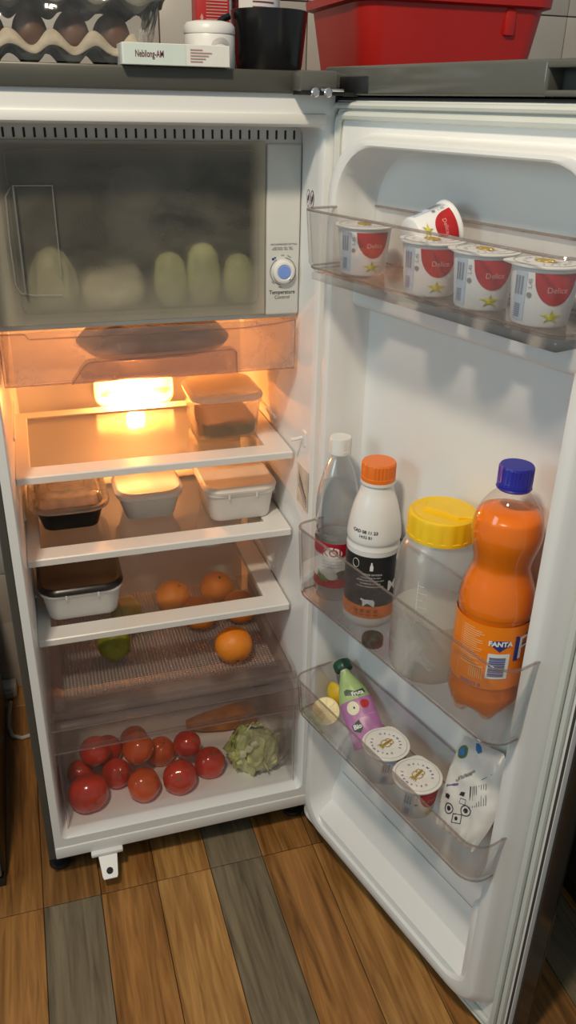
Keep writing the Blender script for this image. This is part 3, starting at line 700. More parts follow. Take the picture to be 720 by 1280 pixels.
# ---- tomatoes, lettuce and carrot in the drawer
TOM = mat('tomato_skin', (0.60, 0.035, 0.014), 0.16, vary=0.16, scale=16, spec=0.6, coat=0.3)
TOM2 = mat('tomato_skin_orange', (0.66, 0.095, 0.02), 0.18, vary=0.18, scale=16, spec=0.6, coat=0.3)
TST = mat('tomato_scar', (0.22, 0.13, 0.03), 0.7)
ZF = 0.1115
TS = [(0.074, 0.070, 0.0400, 0.034, TOM, (1.6, 0.3, 0.3), 'largest tomato, in the front left corner of the drawer'),
      (0.184, 0.068, 0.0345, 0.0, TOM2, (0.4, 0.9, 0.2), 'orange-red tomato in the front row, second from the left'),
      (0.257, 0.068, 0.0350, 0.0, TOM, (0.9, -0.3, 0), 'tomato in the front row, third from the left'),
      (0.325, 0.094, 0.0325, 0.0, TOM, (0.3, 0.2, 0), 'upright tomato touching the bagged lettuce'),
      (0.134, 0.118, 0.0305, 0.0, TOM, (0.8, 0.3, 0), 'tomato wedged behind the two leftmost front tomatoes'),
      (0.182, 0.128, 0.0320, 0.046, TOM2, (0.2, 0.2, 0), 'orange-red tomato on top of the pile, left of centre'),
      (0.232, 0.156, 0.0310, 0.0, TOM2, (0.3, 0.2, 0), 'orange-red tomato in the second row, centre of the drawer'),
      (0.286, 0.137, 0.0290, 0.026, TOM, (0.6, 0.5, 0), 'small red tomato behind the upright tomato'),
      (0.096, 0.142, 0.0300, 0.050, TOM, (0.3, 0.6, 0), 'tomato on top of the pile behind the largest tomato'),
      (0.062, 0.145, 0.0265, 0.0, TOM, (0.5, 0.1, 0), 'tomato against the left side of the drawer'),
      (0.122, 0.188, 0.0320, 0.0, TOM, (0.1, 0.1, 0), 'tomato half hidden at the back left of the pile'),
      (0.182, 0.205, 0.0310, 0.0, TOM, (0.1, 0.4, 0), 'tomato half hidden at the back of the pile')]
for x, y, r, dz, m_, rot, lab in TS:
    if x < 0.075 and dz: dz = 0.0
    fruit('tomato', (x, y, ZF + r * 0.93 + dz), r, m_, lab, 'tomato', 'tomatoes in the crisper drawer', squash=0.92 if r > 0.034 else 1.06, rot=rot, stem_m=TST, lump=0.05)
b = B()
pts = [(0.30, 0.225, 0.140), (0.34, 0.222, 0.141), (0.38, 0.220, 0.142), (0.42, 0.222, 0.1425), (0.452, 0.226, 0.1425)]
b.tube(pts, [0.010, 0.021, 0.026, 0.029, 0.024], 16)
tag(b.done('carrot', mat('carrot_skin', (0.62, 0.22, 0.04), 0.5, vary=0.25, scale=40, bump=0.4, bscale=90), None, angle=70), 'thick orange carrot lying behind the tomatoes and lettuce', 'carrot')
lt = empty('lettuce', (0.4185, 0.087, ZF)); lt.scale = (1.12, 1.05, 1.12); tag(lt, 'pale green lettuce head in a clear bag at the drawer right', 'lettuce')
LET = [mat('lettuce_pale', (0.72, 0.74, 0.36), 0.45, vary=0.25, scale=50, bump=0.6, bscale=80), mat('lettuce_green', (0.50, 0.58, 0.18), 0.45, vary=0.3, scale=50, bump=0.6, bscale=80), mat('lettuce_rib', (0.72, 0.72, 0.48), 0.45, vary=0.15, scale=50)]
def leaf(cz, th, ph, size, mi, curl):
    b = B()
    d = Vector((cos(ph) * cos(th), cos(ph) * sin(th), sin(ph))); a = d.cross(Vector((0.1, 0.05, 1))).normalized(); c = a.cross(d)
    R0 = 0.043
    def f(u, v):
        x = (u - 0.5) * 2; y = (v - 0.5) * 2
        k = 1 - 0.25 * x * x
        p = d * R0 + a * (x * size * (1 - 0.3 * y * y)) + c * (y * size * k)
        p = p.normalized() * (R0 + curl * (x * x + y * y) * 0.010 + 0.004 * noise.noise(Vector((x * 3 + th * 7, y * 3, ph * 5))) + 0.0025 * sin(9 * x + 5 * y + th * 3))
        return Vector((p.x * 0.96, p.y * 0.85, p.z * 1.02 + cz))
    b.grid(f, 12, 12); o = b.done('leaf', LET[mi], lt, angle=80)
    so = o.modifiers.new('thick', 'SOLIDIFY'); so.thickness = 0.0008
B().lathe([(0.002, -0.038), (0.026, -0.030), (0.038, 0), (0.028, 0.03), (0.002, 0.04)], 20, (0, 0, 0.046)).done('core', LET[0], lt, angle=80)
for k in range(15):
    leaf(0.046, random.uniform(0, 2 * pi) if k > 6 else -pi / 2 + (k - 3) * 0.45, random.uniform(-0.5, 1.0), 0.036, random.choice((0, 0, 1)), random.uniform(0.0, 0.9))
for k in range(3):
    b = B(); b.box(-0.006, 0.006, -0.004, 0.004, -0.006, 0.007, 0.002, 2).xf(Matrix.Translation((-0.03 + 0.012 * k, -0.040 + 0.004 * k, 0.072 + 0.006 * k)) @ Matrix.Rotation(0.5 * k, 4, 'Y')); b.done('cut_stem', LET[2], lt)
b = B()
def bagf(u, v):
    a = 2 * pi * u; z = v
    r0 = (0.050 + 0.016 * max(0, cos(a - 0.4)) ) * (sin(pi * min(1, 0.08 + z * 0.86)) ** 0.5)
    n_ = 1 + 0.10 * noise.noise(Vector((cos(a) * 4, sin(a) * 4, z * 5)))
    return Vector((0.010 + r0 * n_ * cos(a), r0 * n_ * 0.86 * sin(a), 0.001 + 0.118 * z))
b.grid(bagf, 40, 20); b.done('plastic_bag', FILM, lt, angle=80)

# ---- frozen food behind the flap
PALE = mat('frozen_pale_green', (0.80, 0.80, 0.42), 0.5, vary=0.25, scale=20)
for k, (x, z, h, w, lab) in enumerate(((0.292, 1.075, 0.085, 0.026, 'frozen pale green squash standing behind the frosted flap, leftmost of three'), (0.346, 1.075, 0.098, 0.027, 'frozen pale green squash behind the frosted flap, tallest, middle of three'), (0.404, 1.075, 0.080, 0.025, 'frozen pale green squash behind the frosted flap, nearest the dial'))):
    b = B(); b.lathe([(0.004, 0), (w * 0.75, 0.006), (w, h * 0.3), (w * 0.98, h * 0.6), (w * 0.85, h * 0.84), (w * 0.55, h * 0.96), (0.004, h)], 20)
    o = b.done('frozen_squash', PALE, None, angle=80); o.location = (x, 0.132, 1.0875); tag(o, lab, 'squash', 'frozen squash in the freezer')
def pillow(name, m, nu, nv, fpos, thick, label, cat, wob=0.003, group=None):
    b = B()
    def sheet(sg):
        def f(u, v):
            p, n_ = fpos(u, v); e = (max(0.0, 1 - (2 * u - 1) ** 4) * max(0.0, 1 - (2 * v - 1) ** 4)) ** 0.6
            return p + n_ * (sg * thick * e + wob * e * noise.noise(Vector((u * 6, v * 6, sg * 3.1))))
        return f
    b.grid(sheet(1), nu, nv); b.grid(sheet(-1), nu, nv)
    bmesh.ops.remove_doubles(b.bm, verts=b.bm.verts[:], dist=1e-5)
    o = b.done(name, m, None, angle=70); tag(o, label, cat, group); return o
def flatpos(c, ex, ey, w, h):
    c = Vector(c); ex = Vector(ex).normalized(); ey = Vector(ey).normalized(); n_ = ex.cross(ey)
    def f(u, v):
        x, y = 2 * u - 1, 2 * v - 1
        return c + ex * (x * sqrt(1 - 0.38 * y * y) * w / 2) + ey * (y * sqrt(1 - 0.38 * x * x) * h / 2), n_
    return f
BAGM = mat('frozen_bag', (0.80, 0.76, 0.50), 0.45, vary=0.3, scale=14)
b = B(); b.lathe([(0.006, 0.0), (0.034, 0.006), (0.043, 0.028), (0.036, 0.060), (0.020, 0.086), (0.006, 0.095)], 30, mod=lambda r, z, a: (r * (1 + 0.22 * noise.noise(Vector((cos(a) * 1.6, sin(a) * 1.6, z * 30)))), z))
o = b.done('freezer_bag', BAGM, None, angle=80); o.location = (0.112, 0.150, 1.0875); o.scale = (0.95, 0.8, 1); tag(o, 'yellowish lumpy frozen bag behind the frosted flap by its handle', 'freezer bag')
pillow('freezer_bag', mat('frozen_parcel', (0.85, 0.78, 0.62), 0.5, vary=0.2, scale=12), 16, 14, flatpos((0.205, 0.185, 1.116), (1, 0, 0.15), (0, 1, 0.25), 0.11, 0.15), 0.024, 'beige frozen parcel in the middle of the freezer', 'freezer bag', 0.006)
b = B(); b.grid(lambda u, v: Vector((0.20 + 0.20 * u + 0.01 * sin(7 * v), 0.20 + 0.03 * noise.noise(Vector((u * 4, v * 4, 0))), 1.165 + 0.12 * v * (0.55 + 0.45 * sin(pi * u + 0.6)) + 0.02 * noise.noise(Vector((u * 3, v * 3, 5))))), 24, 16)
o = b.done('plastic_wrap', clear('frozen_wrap', (0.96, 0.96, 0.94), 0.25, (0.95, 0.93, 0.86), 1.5, 0.2, vary=0.2, vscale=20), None, angle=80); tag(o, 'loose translucent plastic wrap hanging in the freezer above the squash', 'plastic wrap')
pillow('meat_packet', mat('meat_packet_skin', (0.085, 0.040, 0.035), 0.35, vary=0.4, scale=25), 22, 14, flatpos((0.270, 0.205, 1.0215), (1, 0, 0.02), (0, 1, 0), 0.26, 0.21), 0.0215, 'dark flat meat packet lying in the clear chill tray', 'packet', 0.006)

# ================================================================== things in the door
CUPM = mat('yogurt_cup_white', (0.80, 0.80, 0.80), 0.38, vary=0.02)
FOIL = mat('foil_lid', (0.80, 0.78, 0.75), 0.38, vary=0.05, scale=40, bump=0.15, bscale=60)
def emblem(b, f, k=1.0):
    # crown on a looped monogram
    for a in (-0.5, -0.2, 0.1, 0.4):
        b.poly([(k * (-0.0085 + 0.0005), k * (a * 0.008)), (k * -0.0150, k * (a * 0.0125 + 0.0010)), (k * -0.0085, k * (a * 0.008 + 0.0026))], f)
    b.poly([(k * -0.0090, k * -0.0042), (k * -0.0070, k * -0.0036), (k * -0.0070, k * 0.0044), (k * -0.0090, k * 0.0052)], f)
    for (cx, cy, rx, ry, a0, a1) in ((0.0, 0.0035, 0.0062, 0.0042, 0, 330), (0.0005, -0.0038, 0.0062, 0.0040, 30, 360), (0.0075, 0.0030, 0.0042, 0.0034, -120, 170), (0.0078, -0.0035, 0.0045, 0.0032, -170, 120), (0.0035, 0.0, 0.0105, 0.0016, 0, 360)):
        pts = []
        for i in range(15):
            a = radians(a0 + (a1 - a0) * i / 14); pts.append(f(k * (cx + rx * cos(a)), k * (cy + ry * sin(a))))
        b.tube(pts, 0.0006 * k, 5)
def yogurt():
    t = empty('yogurt_cup')
    prof = [(0.0265, 0.0), (0.0295, 0.0015), (0.0305, 0.004), (0.0355, 0.057), (0.0355, 0.0595), (0.0375, 0.0605), (0.0378, 0.0622)]
    b = B(); b.lathe(prof, 40); body = b.done('cup', CUPM, t)
    rf = rfun(prof); f = cyl_map(rf, 0, 0.0004)
    b = B(); n = 14
    b.grid(lambda a, c: f(-0.010 + 0.047 * a, 0.0568 - (0.0325 * sqrt(max(0, 1 - (2 * a - 1) ** 2))) * c), 24, 8); b.done('apple_print', REDP, body)
    b = B(); f2 = cyl_map(rf, 0, 0.0008); text(b, 'Delice', 0.0085, f2, (0.015, 0.040), 0.01); b.done('apple_lettering', mat('pale_red_print', (0.72, 0.30, 0.28), 0.5), body)
    b = B(); cx, cz = 0.012, 0.0125
    for k in range(5):
        a = 2 * pi * k / 5 + 0.3
        b.poly([(cx + 0.0026 * cos(a + 1.2), cz + 0.0026 * sin(a + 1.2)), (cx + 0.0130 * cos(a), cz + 0.0080 * sin(a)), (cx + 0.0026 * cos(a - 1.2), cz + 0.0026 * sin(a - 1.2))], f2)
    b.poly(disc(0.003, 10, (cx, cz)), f2); b.done('flower_print', YELG, body)
    b = B(); b.rect(-0.034, -0.0175, 0.006, 0.0565, f, 6, 6); b.done('side_panel_print', PALEB, body)
    b = B()
    for k in range(7): b.rect(-0.0305, -0.0225, 0.0095 + k * 0.0021, 0.0107 + k * 0.0021, f2, 3, 1)
    for k in range(3): b.rect(-0.032 + k * 0.004, -0.0295 + k * 0.004, 0.033, 0.052, f2, 1, 3)
    b.poly(disc(0.0028, 10, (-0.0135, 0.034)), f2); text(b, 'L.45', 0.006, f2, (-0.0135, 0.046), 0, 1, pi / 2)
    b.done('barcode_print', GREYP, body)
    # foil lid with a pull tab
    b = B(); n = 48; ring_ = []
    for k in range(n):
        a = 2 * pi * k / n; r = 0.0392 + 0.006 * max(0, cos(a - 0.5)) ** 24
        ring_.append((r * cos(a), r * sin(a)))
    b.loft([[(x, y, 0.0616 - 0.0014 * 0) for x, y in ring_], [(x, y, 0.0629) for x, y in ring_], [(x * .93, y * .93, 0.0637) for x, y in ring_], [(x * .4, y * .4, 0.0634) for x, y in ring_]], True, True)
    lid = b.done('foil_lid', FOIL, t)
    fp = plane_map((0, 0, 0.0642), (1, 0, 0), (0, 1, 0))
    b = B(); emblem(b, fp, 1.05); b.done('gold_emblem', GOLD, lid)
    b = B()
    for word, c0 in (('DELAWARE', pi), ('DELAWARE', 0)):
        for i, ch in enumerate(word):
            a = c0 + 1.15 - i * 0.33
            text(b, ch, 0.0050, fp, (0.0235 * cos(a), 0.0235 * sin(a)), 0.02, 1, a - pi / 2)
    b.done('lid_lettering', BLUEP, lid)
    b = B(); b.tube([fp(0.0345 * cos(2 * pi * k / 40), 0.0345 * sin(2 * pi * k / 40)) for k in range(40)], 0.0004, 4, True); b.done('lid_crimp', mat('foil_line', (0.5, 0.5, 0.5), 0.4), lid)
    return t
cup0 = yogurt(); first = True
def place_cup(u, w, z, rz_off, lid_rot, label, group, rot=None, sc=1.0):
    global first
    t = cup0 if first else copy_tree(cup0); first = False
    p = dw(u, w, z); t.location = p; t.scale = (sc,) * 3
    t.rotation_euler = rot if rot else (0, 0, face_cam(p.x, p.y) + rz_off)
    for ch in t.children:
        if ch.name.startswith('foil_lid'): ch.rotation_euler = (0, 0, lid_rot)
    tag(t, label, 'yogurt cup', group); return t
ZB1 = 1.1798
G1 = 'yogurt cups in the upper door bin'
place_cup(0.138, 0.036, ZB1, 0.0, 2.0, 'red-print yogurt cup standing alone at the hinge end of the upper bin', G1)
place_cup(0.2835, 0.0450, ZB1, -0.10, 2.2, 'red-print yogurt cup in front of the tipped cup, upper bin', G1)
place_cup(0.3685, 0.0415, ZB1, -0.05, 2.4, 'red-print yogurt cup second from the free end of the upper bin', G1)
place_cup(0.4565, 0.0415, ZB1, 0.0, 2.6, 'red-print yogurt cup nearest the free end of the upper bin', G1)
# the tipped cup: its axis lies along the door, lid towards the free end
ax = (R_ * 0.92 + Vector((sin(yaw), cos(yaw), 0)) * 0.42 + Vector((0, 0, 0.22))).normalized()
zc = ax; xc = -((-fwd) - ax * (-fwd).dot(ax)).normalized(); yc = zc.cross(xc)
Rm = Matrix(((xc.x, yc.x, zc.x), (xc.y, yc.y, zc.y), (xc.z, yc.z, zc.z))) @ Matrix.Rotation(radians(-105), 3, 'Z')
pl_ = dw(0.2465, -0.0125, 1.2490) - ax * 0.0635 * 0.88
tc_ = (pl_ - H0); place_cup(tc_.dot(DU), tc_.dot(DN), pl_.z, 0, 1.0, 'red-print yogurt cup tipped on its side behind the others, upper bin', G1, rot=Rm.to_euler(), sc=0.88)
ZB3 = 0.3870
G2 = 'yogurt cups in the lower door bin'
place_cup(0.2765, 0.0385, ZB3, 0.9, 0.0, 'yogurt cup with gold emblem lid beside the purple pouch, lower bin', G2)
place_cup(0.3575, 0.0410, ZB3, 0.5, 0.6, 'yogurt cup with gold emblem lid beside the white crumpled pack, lower bin', G2)

def bottle_root(name, u, w, z, label, cat='bottle', rz=0.0):
    p = dw(u, w, z); t = empty(name, p, face_cam(p.x, p.y) + rz); tag(t, label, cat); return t
ZB2 = 0.6428
def screw_cap(t, r, z0, h, m, n=48):
    b = B(); b.lathe([(r, z0), (r, z0 + h * 0.22), (r * 0.985, z0 + h * 0.25), (r * 0.985, z0 + h * 0.9), (r * 0.93, z0 + h), (r * 0.3, z0 + h)], n,
                     mod=lambda rr_, z, a: (rr_ * (1 + (0.02 * (1 if int(a / (2 * pi) * n) % 2 else -1) if z0 + h * 0.24 < z < z0 + h * 0.95 else 0)), z))
    return b.done('cap', m, t, angle=25)
# ---- clear water bottle with red label
t = bottle_root('water_bottle', 0.101, 0.030, ZB2, 'clear plastic bottle with white cap and red label, nearest the hinge')
prof = smoothprof([(0.020, 0.0), (0.0305, 0.004), (0.033, 0.016), (0.0325, 0.030), (0.032, 0.10), (0.0335, 0.118), (0.0325, 0.126), (0.0345, 0.135), (0.0345, 0.165), (0.0315, 0.195), (0.024, 0.226), (0.0155, 0.246), (0.0135, 0.252), (0.0135, 0.260)], 4)
BOT = clear('bottle_clear', (0.985, 0.985, 0.985), 0.025, (0.9, 0.9, 0.9), 2.2, 0.05, bump=0.05, bscale=30)
B().lathe(prof, 40, cap1=False).done('body', BOT, t, angle=60)
liq = [(r * 0.965, z) for r, z in prof if 0.001 < z < 0.205]
B().lathe([(0.018, 0.002)] + liq, 32).done('water', clear('water_fill', (0.95, 0.96, 0.965), 0.05, (0.8, 0.82, 0.83), 0.5, 0.03), t, angle=60)
screw_cap(t, 0.0172, 0.258, 0.026, mat('milky_cap', (0.74, 0.75, 0.72), 0.4, vary=0.02))
rf = rfun([(0.0330, 0.0), (0.0330, 0.3)])
f = cyl_map(rf, 0, 0.0008); f2 = cyl_map(rf, 0, 0.0013); f3 = cyl_map(rf, 0, 0.0018)
LW_ = mat('label_white', (0.72, 0.70, 0.68), 0.4, vary=0.03)
lb = B().rect(-0.105, 0.0, 0.030, 0.112, f, 40, 4).rect(0.0, 0.105, 0.030, 0.112, f, 40, 4).done('label', LW_, t)
LRED = mat('label_red', (0.42, 0.012, 0.03), 0.4, vary=0.04)
B().rect(-0.104, 0.104, 0.090, 0.1122, f2, 60, 2).done('label_band', LRED, lb)
B().rect(-0.104, 0.104, 0.030, 0.047, f2, 60, 2).done('label_band', LRED, lb)
b = B(); b.poly(disc(0.0155, 24, (-0.004, 0.0955), 0.0105), f3); b.done('label_oval', PAPERW, lb)
b = B(); f4 = cyl_map(rf, 0, 0.0023); text(b, 'KÓL', 0.0190, f4, (-0.004, 0.0955), 0.01); b.done('label_name', LRED, lb)
b = B()
for k in range(3): text(b, 'Agua de coco natural', 0.0038, f2, (-0.004, 0.080 - k * 0.0055))
b.done('label_lettering', GREYP, lb)
b = B(); b.poly([(-0.028, 0.062), (-0.021, 0.052), (-0.017, 0.040), (-0.024, 0.043), (-0.029, 0.050)], f3); b.poly([(-0.021, 0.056), (-0.012, 0.048), (-0.010, 0.040), (-0.018, 0.045)], f3)
b.done('leaf_print', mat('leaf_green', (0.09, 0.25, 0.04), 0.5), lb)
b = B(); b.poly(disc(0.010, 16, (-0.004, 0.053), 0.0075), f3); b.done('coconut_print', mat('coconut_white', (0.62, 0.60, 0.55), 0.5, vary=0.1), lb)
b = B(); b.poly(disc(0.011, 16, (0.013, 0.055), 0.0085), f2); b.done('shell_print', mat('shell_brown', (0.16, 0.13, 0.11), 0.6, vary=0.3), lb)
b = B(); f5 = cyl_map(rfun(prof), 0, 0.0008); text(b, 'EXP 12 24', 0.0060, f5, (-0.006, 0.126), 0.03); text(b, 'L 02 8C', 0.0052, f5, (-0.006, 0.120), 0.02); b.done('date_stamp', GREYP, t)
# ---- white milk bottle
t = bottle_root('milk_bottle', 0.1865, 0.0215, ZB2, 'white milk bottle with orange cap and black label')
prof = smoothprof([(0.030, 0.0), (0.038, 0.003), (0.0415, 0.012), (0.0415, 0.03), (0.0410, 0.128), (0.0415, 0.139)], 4) + smoothprof([(0.0405, 0.143), (0.0400, 0.147), (0.0415, 0.152), (0.0412, 0.162), (0.0385, 0.182), (0.0330, 0.206), (0.0260, 0.226), (0.0230, 0.240), (0.0225, 0.247)], 4)
MILK = mat('milk_bottle_white', (0.80, 0.79, 0.77), 0.28, vary=0.015)
B().lathe(prof, 44).done('body', MILK, t, angle=50)
screw_cap(t, 0.0258, 0.244, 0.029, ORANGEC, 60)
B().lathe([(0.0262, 0.240), (0.0262, 0.2445)], 40).done('cap_ring', WHITE, t)
rf = rfun(prof); f = cyl_map(rf, 0, 0.0005); f2 = cyl_map(rf, 0, 0.0010)
LB_ = mat('label_black', (0.016, 0.016, 0.018), 0.35, vary=0.1)
lb = B().rect(-0.13, 0.0, 0.044, 0.131, f, 40, 8).rect(0.0, 0.13, 0.044, 0.131, f, 40, 8).done('label', LB_, t)
B().rect(-0.13, 0.0, 0.022, 0.044, f, 40, 2).rect(0.0, 0.13, 0.022, 0.044, f, 40, 2).done('label_band', mat('label_orange', (0.80, 0.20, 0.02), 0.4, vary=0.05), lb)
b = B(); text(b, 'M', 0.0240, f2, (0.0370, 0.078), 0.03); text(b, 'LECHE ENTERA', 0.0045, f2, (0.002, 0.101), 0.0)
for k in range(4): text(b, 'ENTERA PASTEURIZADA UHT' if k % 2 else 'CONSERVAR EN FRIO', 0.0032, f2, (0.0, 0.0955 - k * 0.0052))
b.poly([(x_, z_ + 0.016) for x_, z_ in ((-0.0022, 0.092), (0.0028, 0.092), (0.0032, 0.099), (0.0015, 0.1035), (0.0015, 0.1065), (-0.0008, 0.1065), (-0.0008, 0.1035), (-0.0022, 0.099))], f2)
b.tube([f2(-0.025 + 0.0055 * cos(k * pi / 8), 0.1175 + 0.0075 * sin(k * pi / 8)) for k in range(16)], 0.0004, 4, True)
# cow silhouette
b.poly([(-0.010, 0.0445), (-0.010, 0.053), (-0.014, 0.056), (-0.012, 0.0585), (-0.007, 0.0565), (0.006, 0.0565), (0.0085, 0.053), (0.0085, 0.0445), (0.006, 0.0445), (0.005, 0.049), (-0.006, 0.049), (-0.008, 0.0445)], f2)
b.done('label_lettering', PAPERW, lb)
b = B()
for k, x in enumerate((-0.020, -0.010, 0.000, 0.011)):
    b.rect(x - 0.003, x + 0.003, 0.0325, 0.0385, f2, 2, 1); b.rect(x - 0.0035, x + 0.0035, 0.0275, 0.030, f2, 2, 1)
b.done('label_symbols', mat('dark_orange_print', (0.35, 0.09, 0.02), 0.5), lb)
b = B(); text(b, 'CAD 08 11 23', 0.0068, cyl_map(rf, -0.35, 0.0008), (0.0, 0.172), 0.02); text(b, '14:52 B1', 0.0060, cyl_map(rf, -0.35, 0.0008), (0.002, 0.164), 0.01); b.done('date_stamp', INK, t)
# ---- jug with the yellow lid
t = bottle_root('storage_jar', 0.3345, 0.0275, ZB2, 'translucent jar of cloudy drink with a yellow screw lid', 'jar')
prof = smoothprof([(0.045, 0.0), (0.052, 0.004), (0.0565, 0.02), (0.0575, 0.08), (0.0575, 0.16), (0.0565, 0.185), (0.050, 0.204), (0.0445, 0.214), (0.0440, 0.222)], 4)
JARM = clear('jar_translucent', (0.98, 0.98, 0.975), 0.22, (0.97, 0.97, 0.95), 1.0, 0.14, translucent=0.4)
B().lathe(prof, 48, cap1=False).done('body', JARM, t, angle=60)
B().lathe([(0.043, 0.003)] + [(r * 0.965, z) for r, z in prof if 0.003 < z < 0.118], 40).done('drink', clear('cloudy_drink', (0.95, 0.95, 0.93), 0.45, (0.95, 0.94, 0.88), 0.5, 0.05, translucent=0.4), t, angle=60)
b = B(); R = 0.0475
b.lathe([(R, 0.222), (R, 0.2265), (R * 0.985, 0.227), (R * 0.985, 0.250), (R * 0.96, 0.2545), (R * 0.90, 0.2565), (R * 0.84, 0.2555), (R * 0.80, 0.2545), (R * 0.2, 0.2548)], 72,
        mod=lambda r, z, a: (r * (1 + (0.012 * (1 if int(a / (2 * pi) * 72) % 4 < 3 else -1) if 0.2265 < z < 0.251 else 0)), z))
lid = b.done('lid', YELLOWC, t, angle=25)
b = B()
out1 = [(-0.026 + 0.0, -0.002), (-0.024, 0.018), (-0.012, 0.033), (0.012, 0.036), (0.030, 0.026), (0.040, 0.006), (0.0435, -0.010), (0.041, -0.020), (0.030, -0.0195), (0.021, -0.0225), (0.012, -0.0195), (0.004, -0.013)]
b.loft([[(x, y, 0.2535) for x, y in out1], [(x, y, 0.2575) for x, y in out1], [(x * .94, y * .94, 0.2592) for x, y in out1]], True, True)
b.done('pour_flap', YELLOWC, lid, angle=30)
rf = rfun(prof); f = cyl_map(rf, 0, 0.0006); f2 = cyl_map(rf, 0, 0.0012)
LBJ = mat('jar_label', (0.66, 0.62, 0.66), 0.5, vary=0.12, scale=40)
lb = B().rect(0.036, 0.088, 0.024, 0.138, f, 12, 6).done('label', LBJ, t)
PURP = mat('purple_print', (0.055, 0.02, 0.10), 0.5, vary=0.1)
b = B(); text(b, 'A', 0.026, f2, (0.056, 0.115), 0.02, 1, 0.3); text(b, 'S', 0.024, f2, (0.052, 0.094), 0.02, 1, 0.4); text(b, 'N', 0.018, f2, (0.050, 0.070), 0.02); text(b, 'F', 0.018, f2, (0.048, 0.050), 0.02); text(b, 'FRU', 0.010, f2, (0.048, 0.034), 0.02)
b.done('label_lettering', PURP, lb)
b = B()
for k in range(6): b.rect(-0.022, -0.014 if k % 2 else -0.008, 0.110 + k * 0.011, 0.1112 + k * 0.011, f, 3, 1)
b.rect(-0.0225, -0.0215, 0.105, 0.172, f, 1, 4); b.done('level_marks', mat('moulded_marks', (0.68, 0.68, 0.66), 0.4), t)
# ---- orange soda
t = bottle_root('soda_bottle', 0.4435, 0.0235, ZB2, 'large orange soda bottle with blue cap at the free edge')
def petal(r, z, a):
    k = max(0.0, 1 - z / 0.040); k = k * k
    s_ = 0.5 - 0.5 * cos(5 * a)
    return r * (1 - 0.16 * k * s_), z + 0.016 * k * s_
pz = [(0.0300, 0.0), (0.0385, 0.006), (0.0460, 0.022), (0.0490, 0.040), (0.0482, 0.052), (0.0482, 0.100), (0.0482, 0.160), (0.0492, 0.168), (0.0488, 0.180), (0.0450, 0.200), (0.0390, 0.218), (0.0368, 0.230), (0.0395, 0.246), (0.0435, 0.264), (0.0440, 0.278), (0.0400, 0.298), (0.0300, 0.316), (0.0190, 0.328), (0.0155, 0.333), (0.0150, 0.340)]
prof = smoothprof(pz, 4)
SODA = mat('orange_soda', (0.98, 0.205, 0.001), 0.25, vary=0.03, sss=0.03, spec=0.3)
B().lathe([(0.028, 0.0008)] + [(r * 0.975, z + 0.0006) for r, z in prof if 0.0 < z < 0.302] + [(0.02, 0.3035)], 50, mod=petal).done('soda', SODA, t, angle=60)
B().lathe(prof, 50, mod=petal, cap1=False).done('body', clear('soda_bottle_clear', (0.985, 0.98, 0.97), 0.004, (0.9, 0.8, 0.7), 1.5, 0.04), t, angle=60)
screw_cap(t, 0.0212, 0.336, 0.026, BLUEC, 60)
B().lathe([(0.0205, 0.3315), (0.0218, 0.3335), (0.0205, 0.3355)], 40).done('cap_ring', BLUEC, t)
rf = rfun(prof); f = cyl_map(rf, 0, 0.0008); f2 = cyl_map(rf, 0, 0.0014); f3 = cyl_map(rf, 0, 0.0020); f4 = cyl_map(rf, 0, 0.0026)
LO = mat('label_orange_film', (0.95, 0.24, 0.006), 0.35, vary=0.03)
lb = B().rect(-0.154, 0.0, 0.064, 0.161, f, 50, 8).rect(0.0, 0.154, 0.064, 0.161, f, 50, 8).done('label', LO, t)
PEACH = mat('peach_print', (0.92, 0.52, 0.22), 0.5, vary=0.03)
b = B()
for k in range(17):
    z = 0.152 - k * 0.0032; L_ = 0.030 * (0.55 + 0.45 * abs(sin(k * 2.3)))
    b.rect(-0.037, -0.037 + L_, z, z + 0.0014, f2, 8, 1)
b.rect(-0.0395, -0.0388, 0.072, 0.155, f2, 1, 4); b.rect(-0.036, -0.004, 0.0965, 0.0983, f2, 8, 1)
for k in range(7): b.rect(-0.0215 + k * 0.0028, -0.0205 + k * 0.0028, 0.078, 0.0950, f2, 1, 2)
b.done('label_lettering', PEACH, lb)
b = B(); b.poly([(x_, z_ + 0.0365) for x_, z_ in ((0.001, 0.103), (0.004, 0.0955), (0.0135, 0.0875), (0.023, 0.0955), (0.026, 0.103), (0.021, 0.1042), (0.006, 0.1042))], f2); b.done('label_badge', BLUEP, lb)
b = B(); text(b, 'FANTA', 0.0098, f3, (0.0135, 0.1362), 0.05, 0.95); b.done('label_name', PAPERW, lb)
b = B(); b.rect(0.0, 0.0275, 0.082, 0.1210, f2, 8, 3); b.done('barcode_panel', PAPERW, lb)
b = B()
zz = 0.0862
for k in range(14):
    h_ = (0.0010, 0.0018, 0.0007, 0.0014)[k % 4]; b.rect(0.0022, 0.0225, zz, zz + h_, f3, 6, 1); zz += h_ + (0.0009, 0.0006, 0.0012)[k % 3]
b.done('barcode_bars', mat('barcode_blue', (0.10, 0.11, 0.30), 0.5), lb)
b = B(); text(b, 'FANTA', 0.052, f2, (0.113, 0.125), 0.02); b.done('label_outline', BLUEP, lb)
b = B(); text(b, 'FANTA', 0.049, f3, (0.113, 0.1255), -0.005); b.done('label_big_name', PAPERW, lb)
b = B(); text(b, '220523 B', 0.0075, cyl_map(rf, 0, 0.0016), (-0.018, 0.0690), 0.02); b.done('date_stamp', mat('violet_stamp', (0.30, 0.18, 0.36), 0.5), lb)
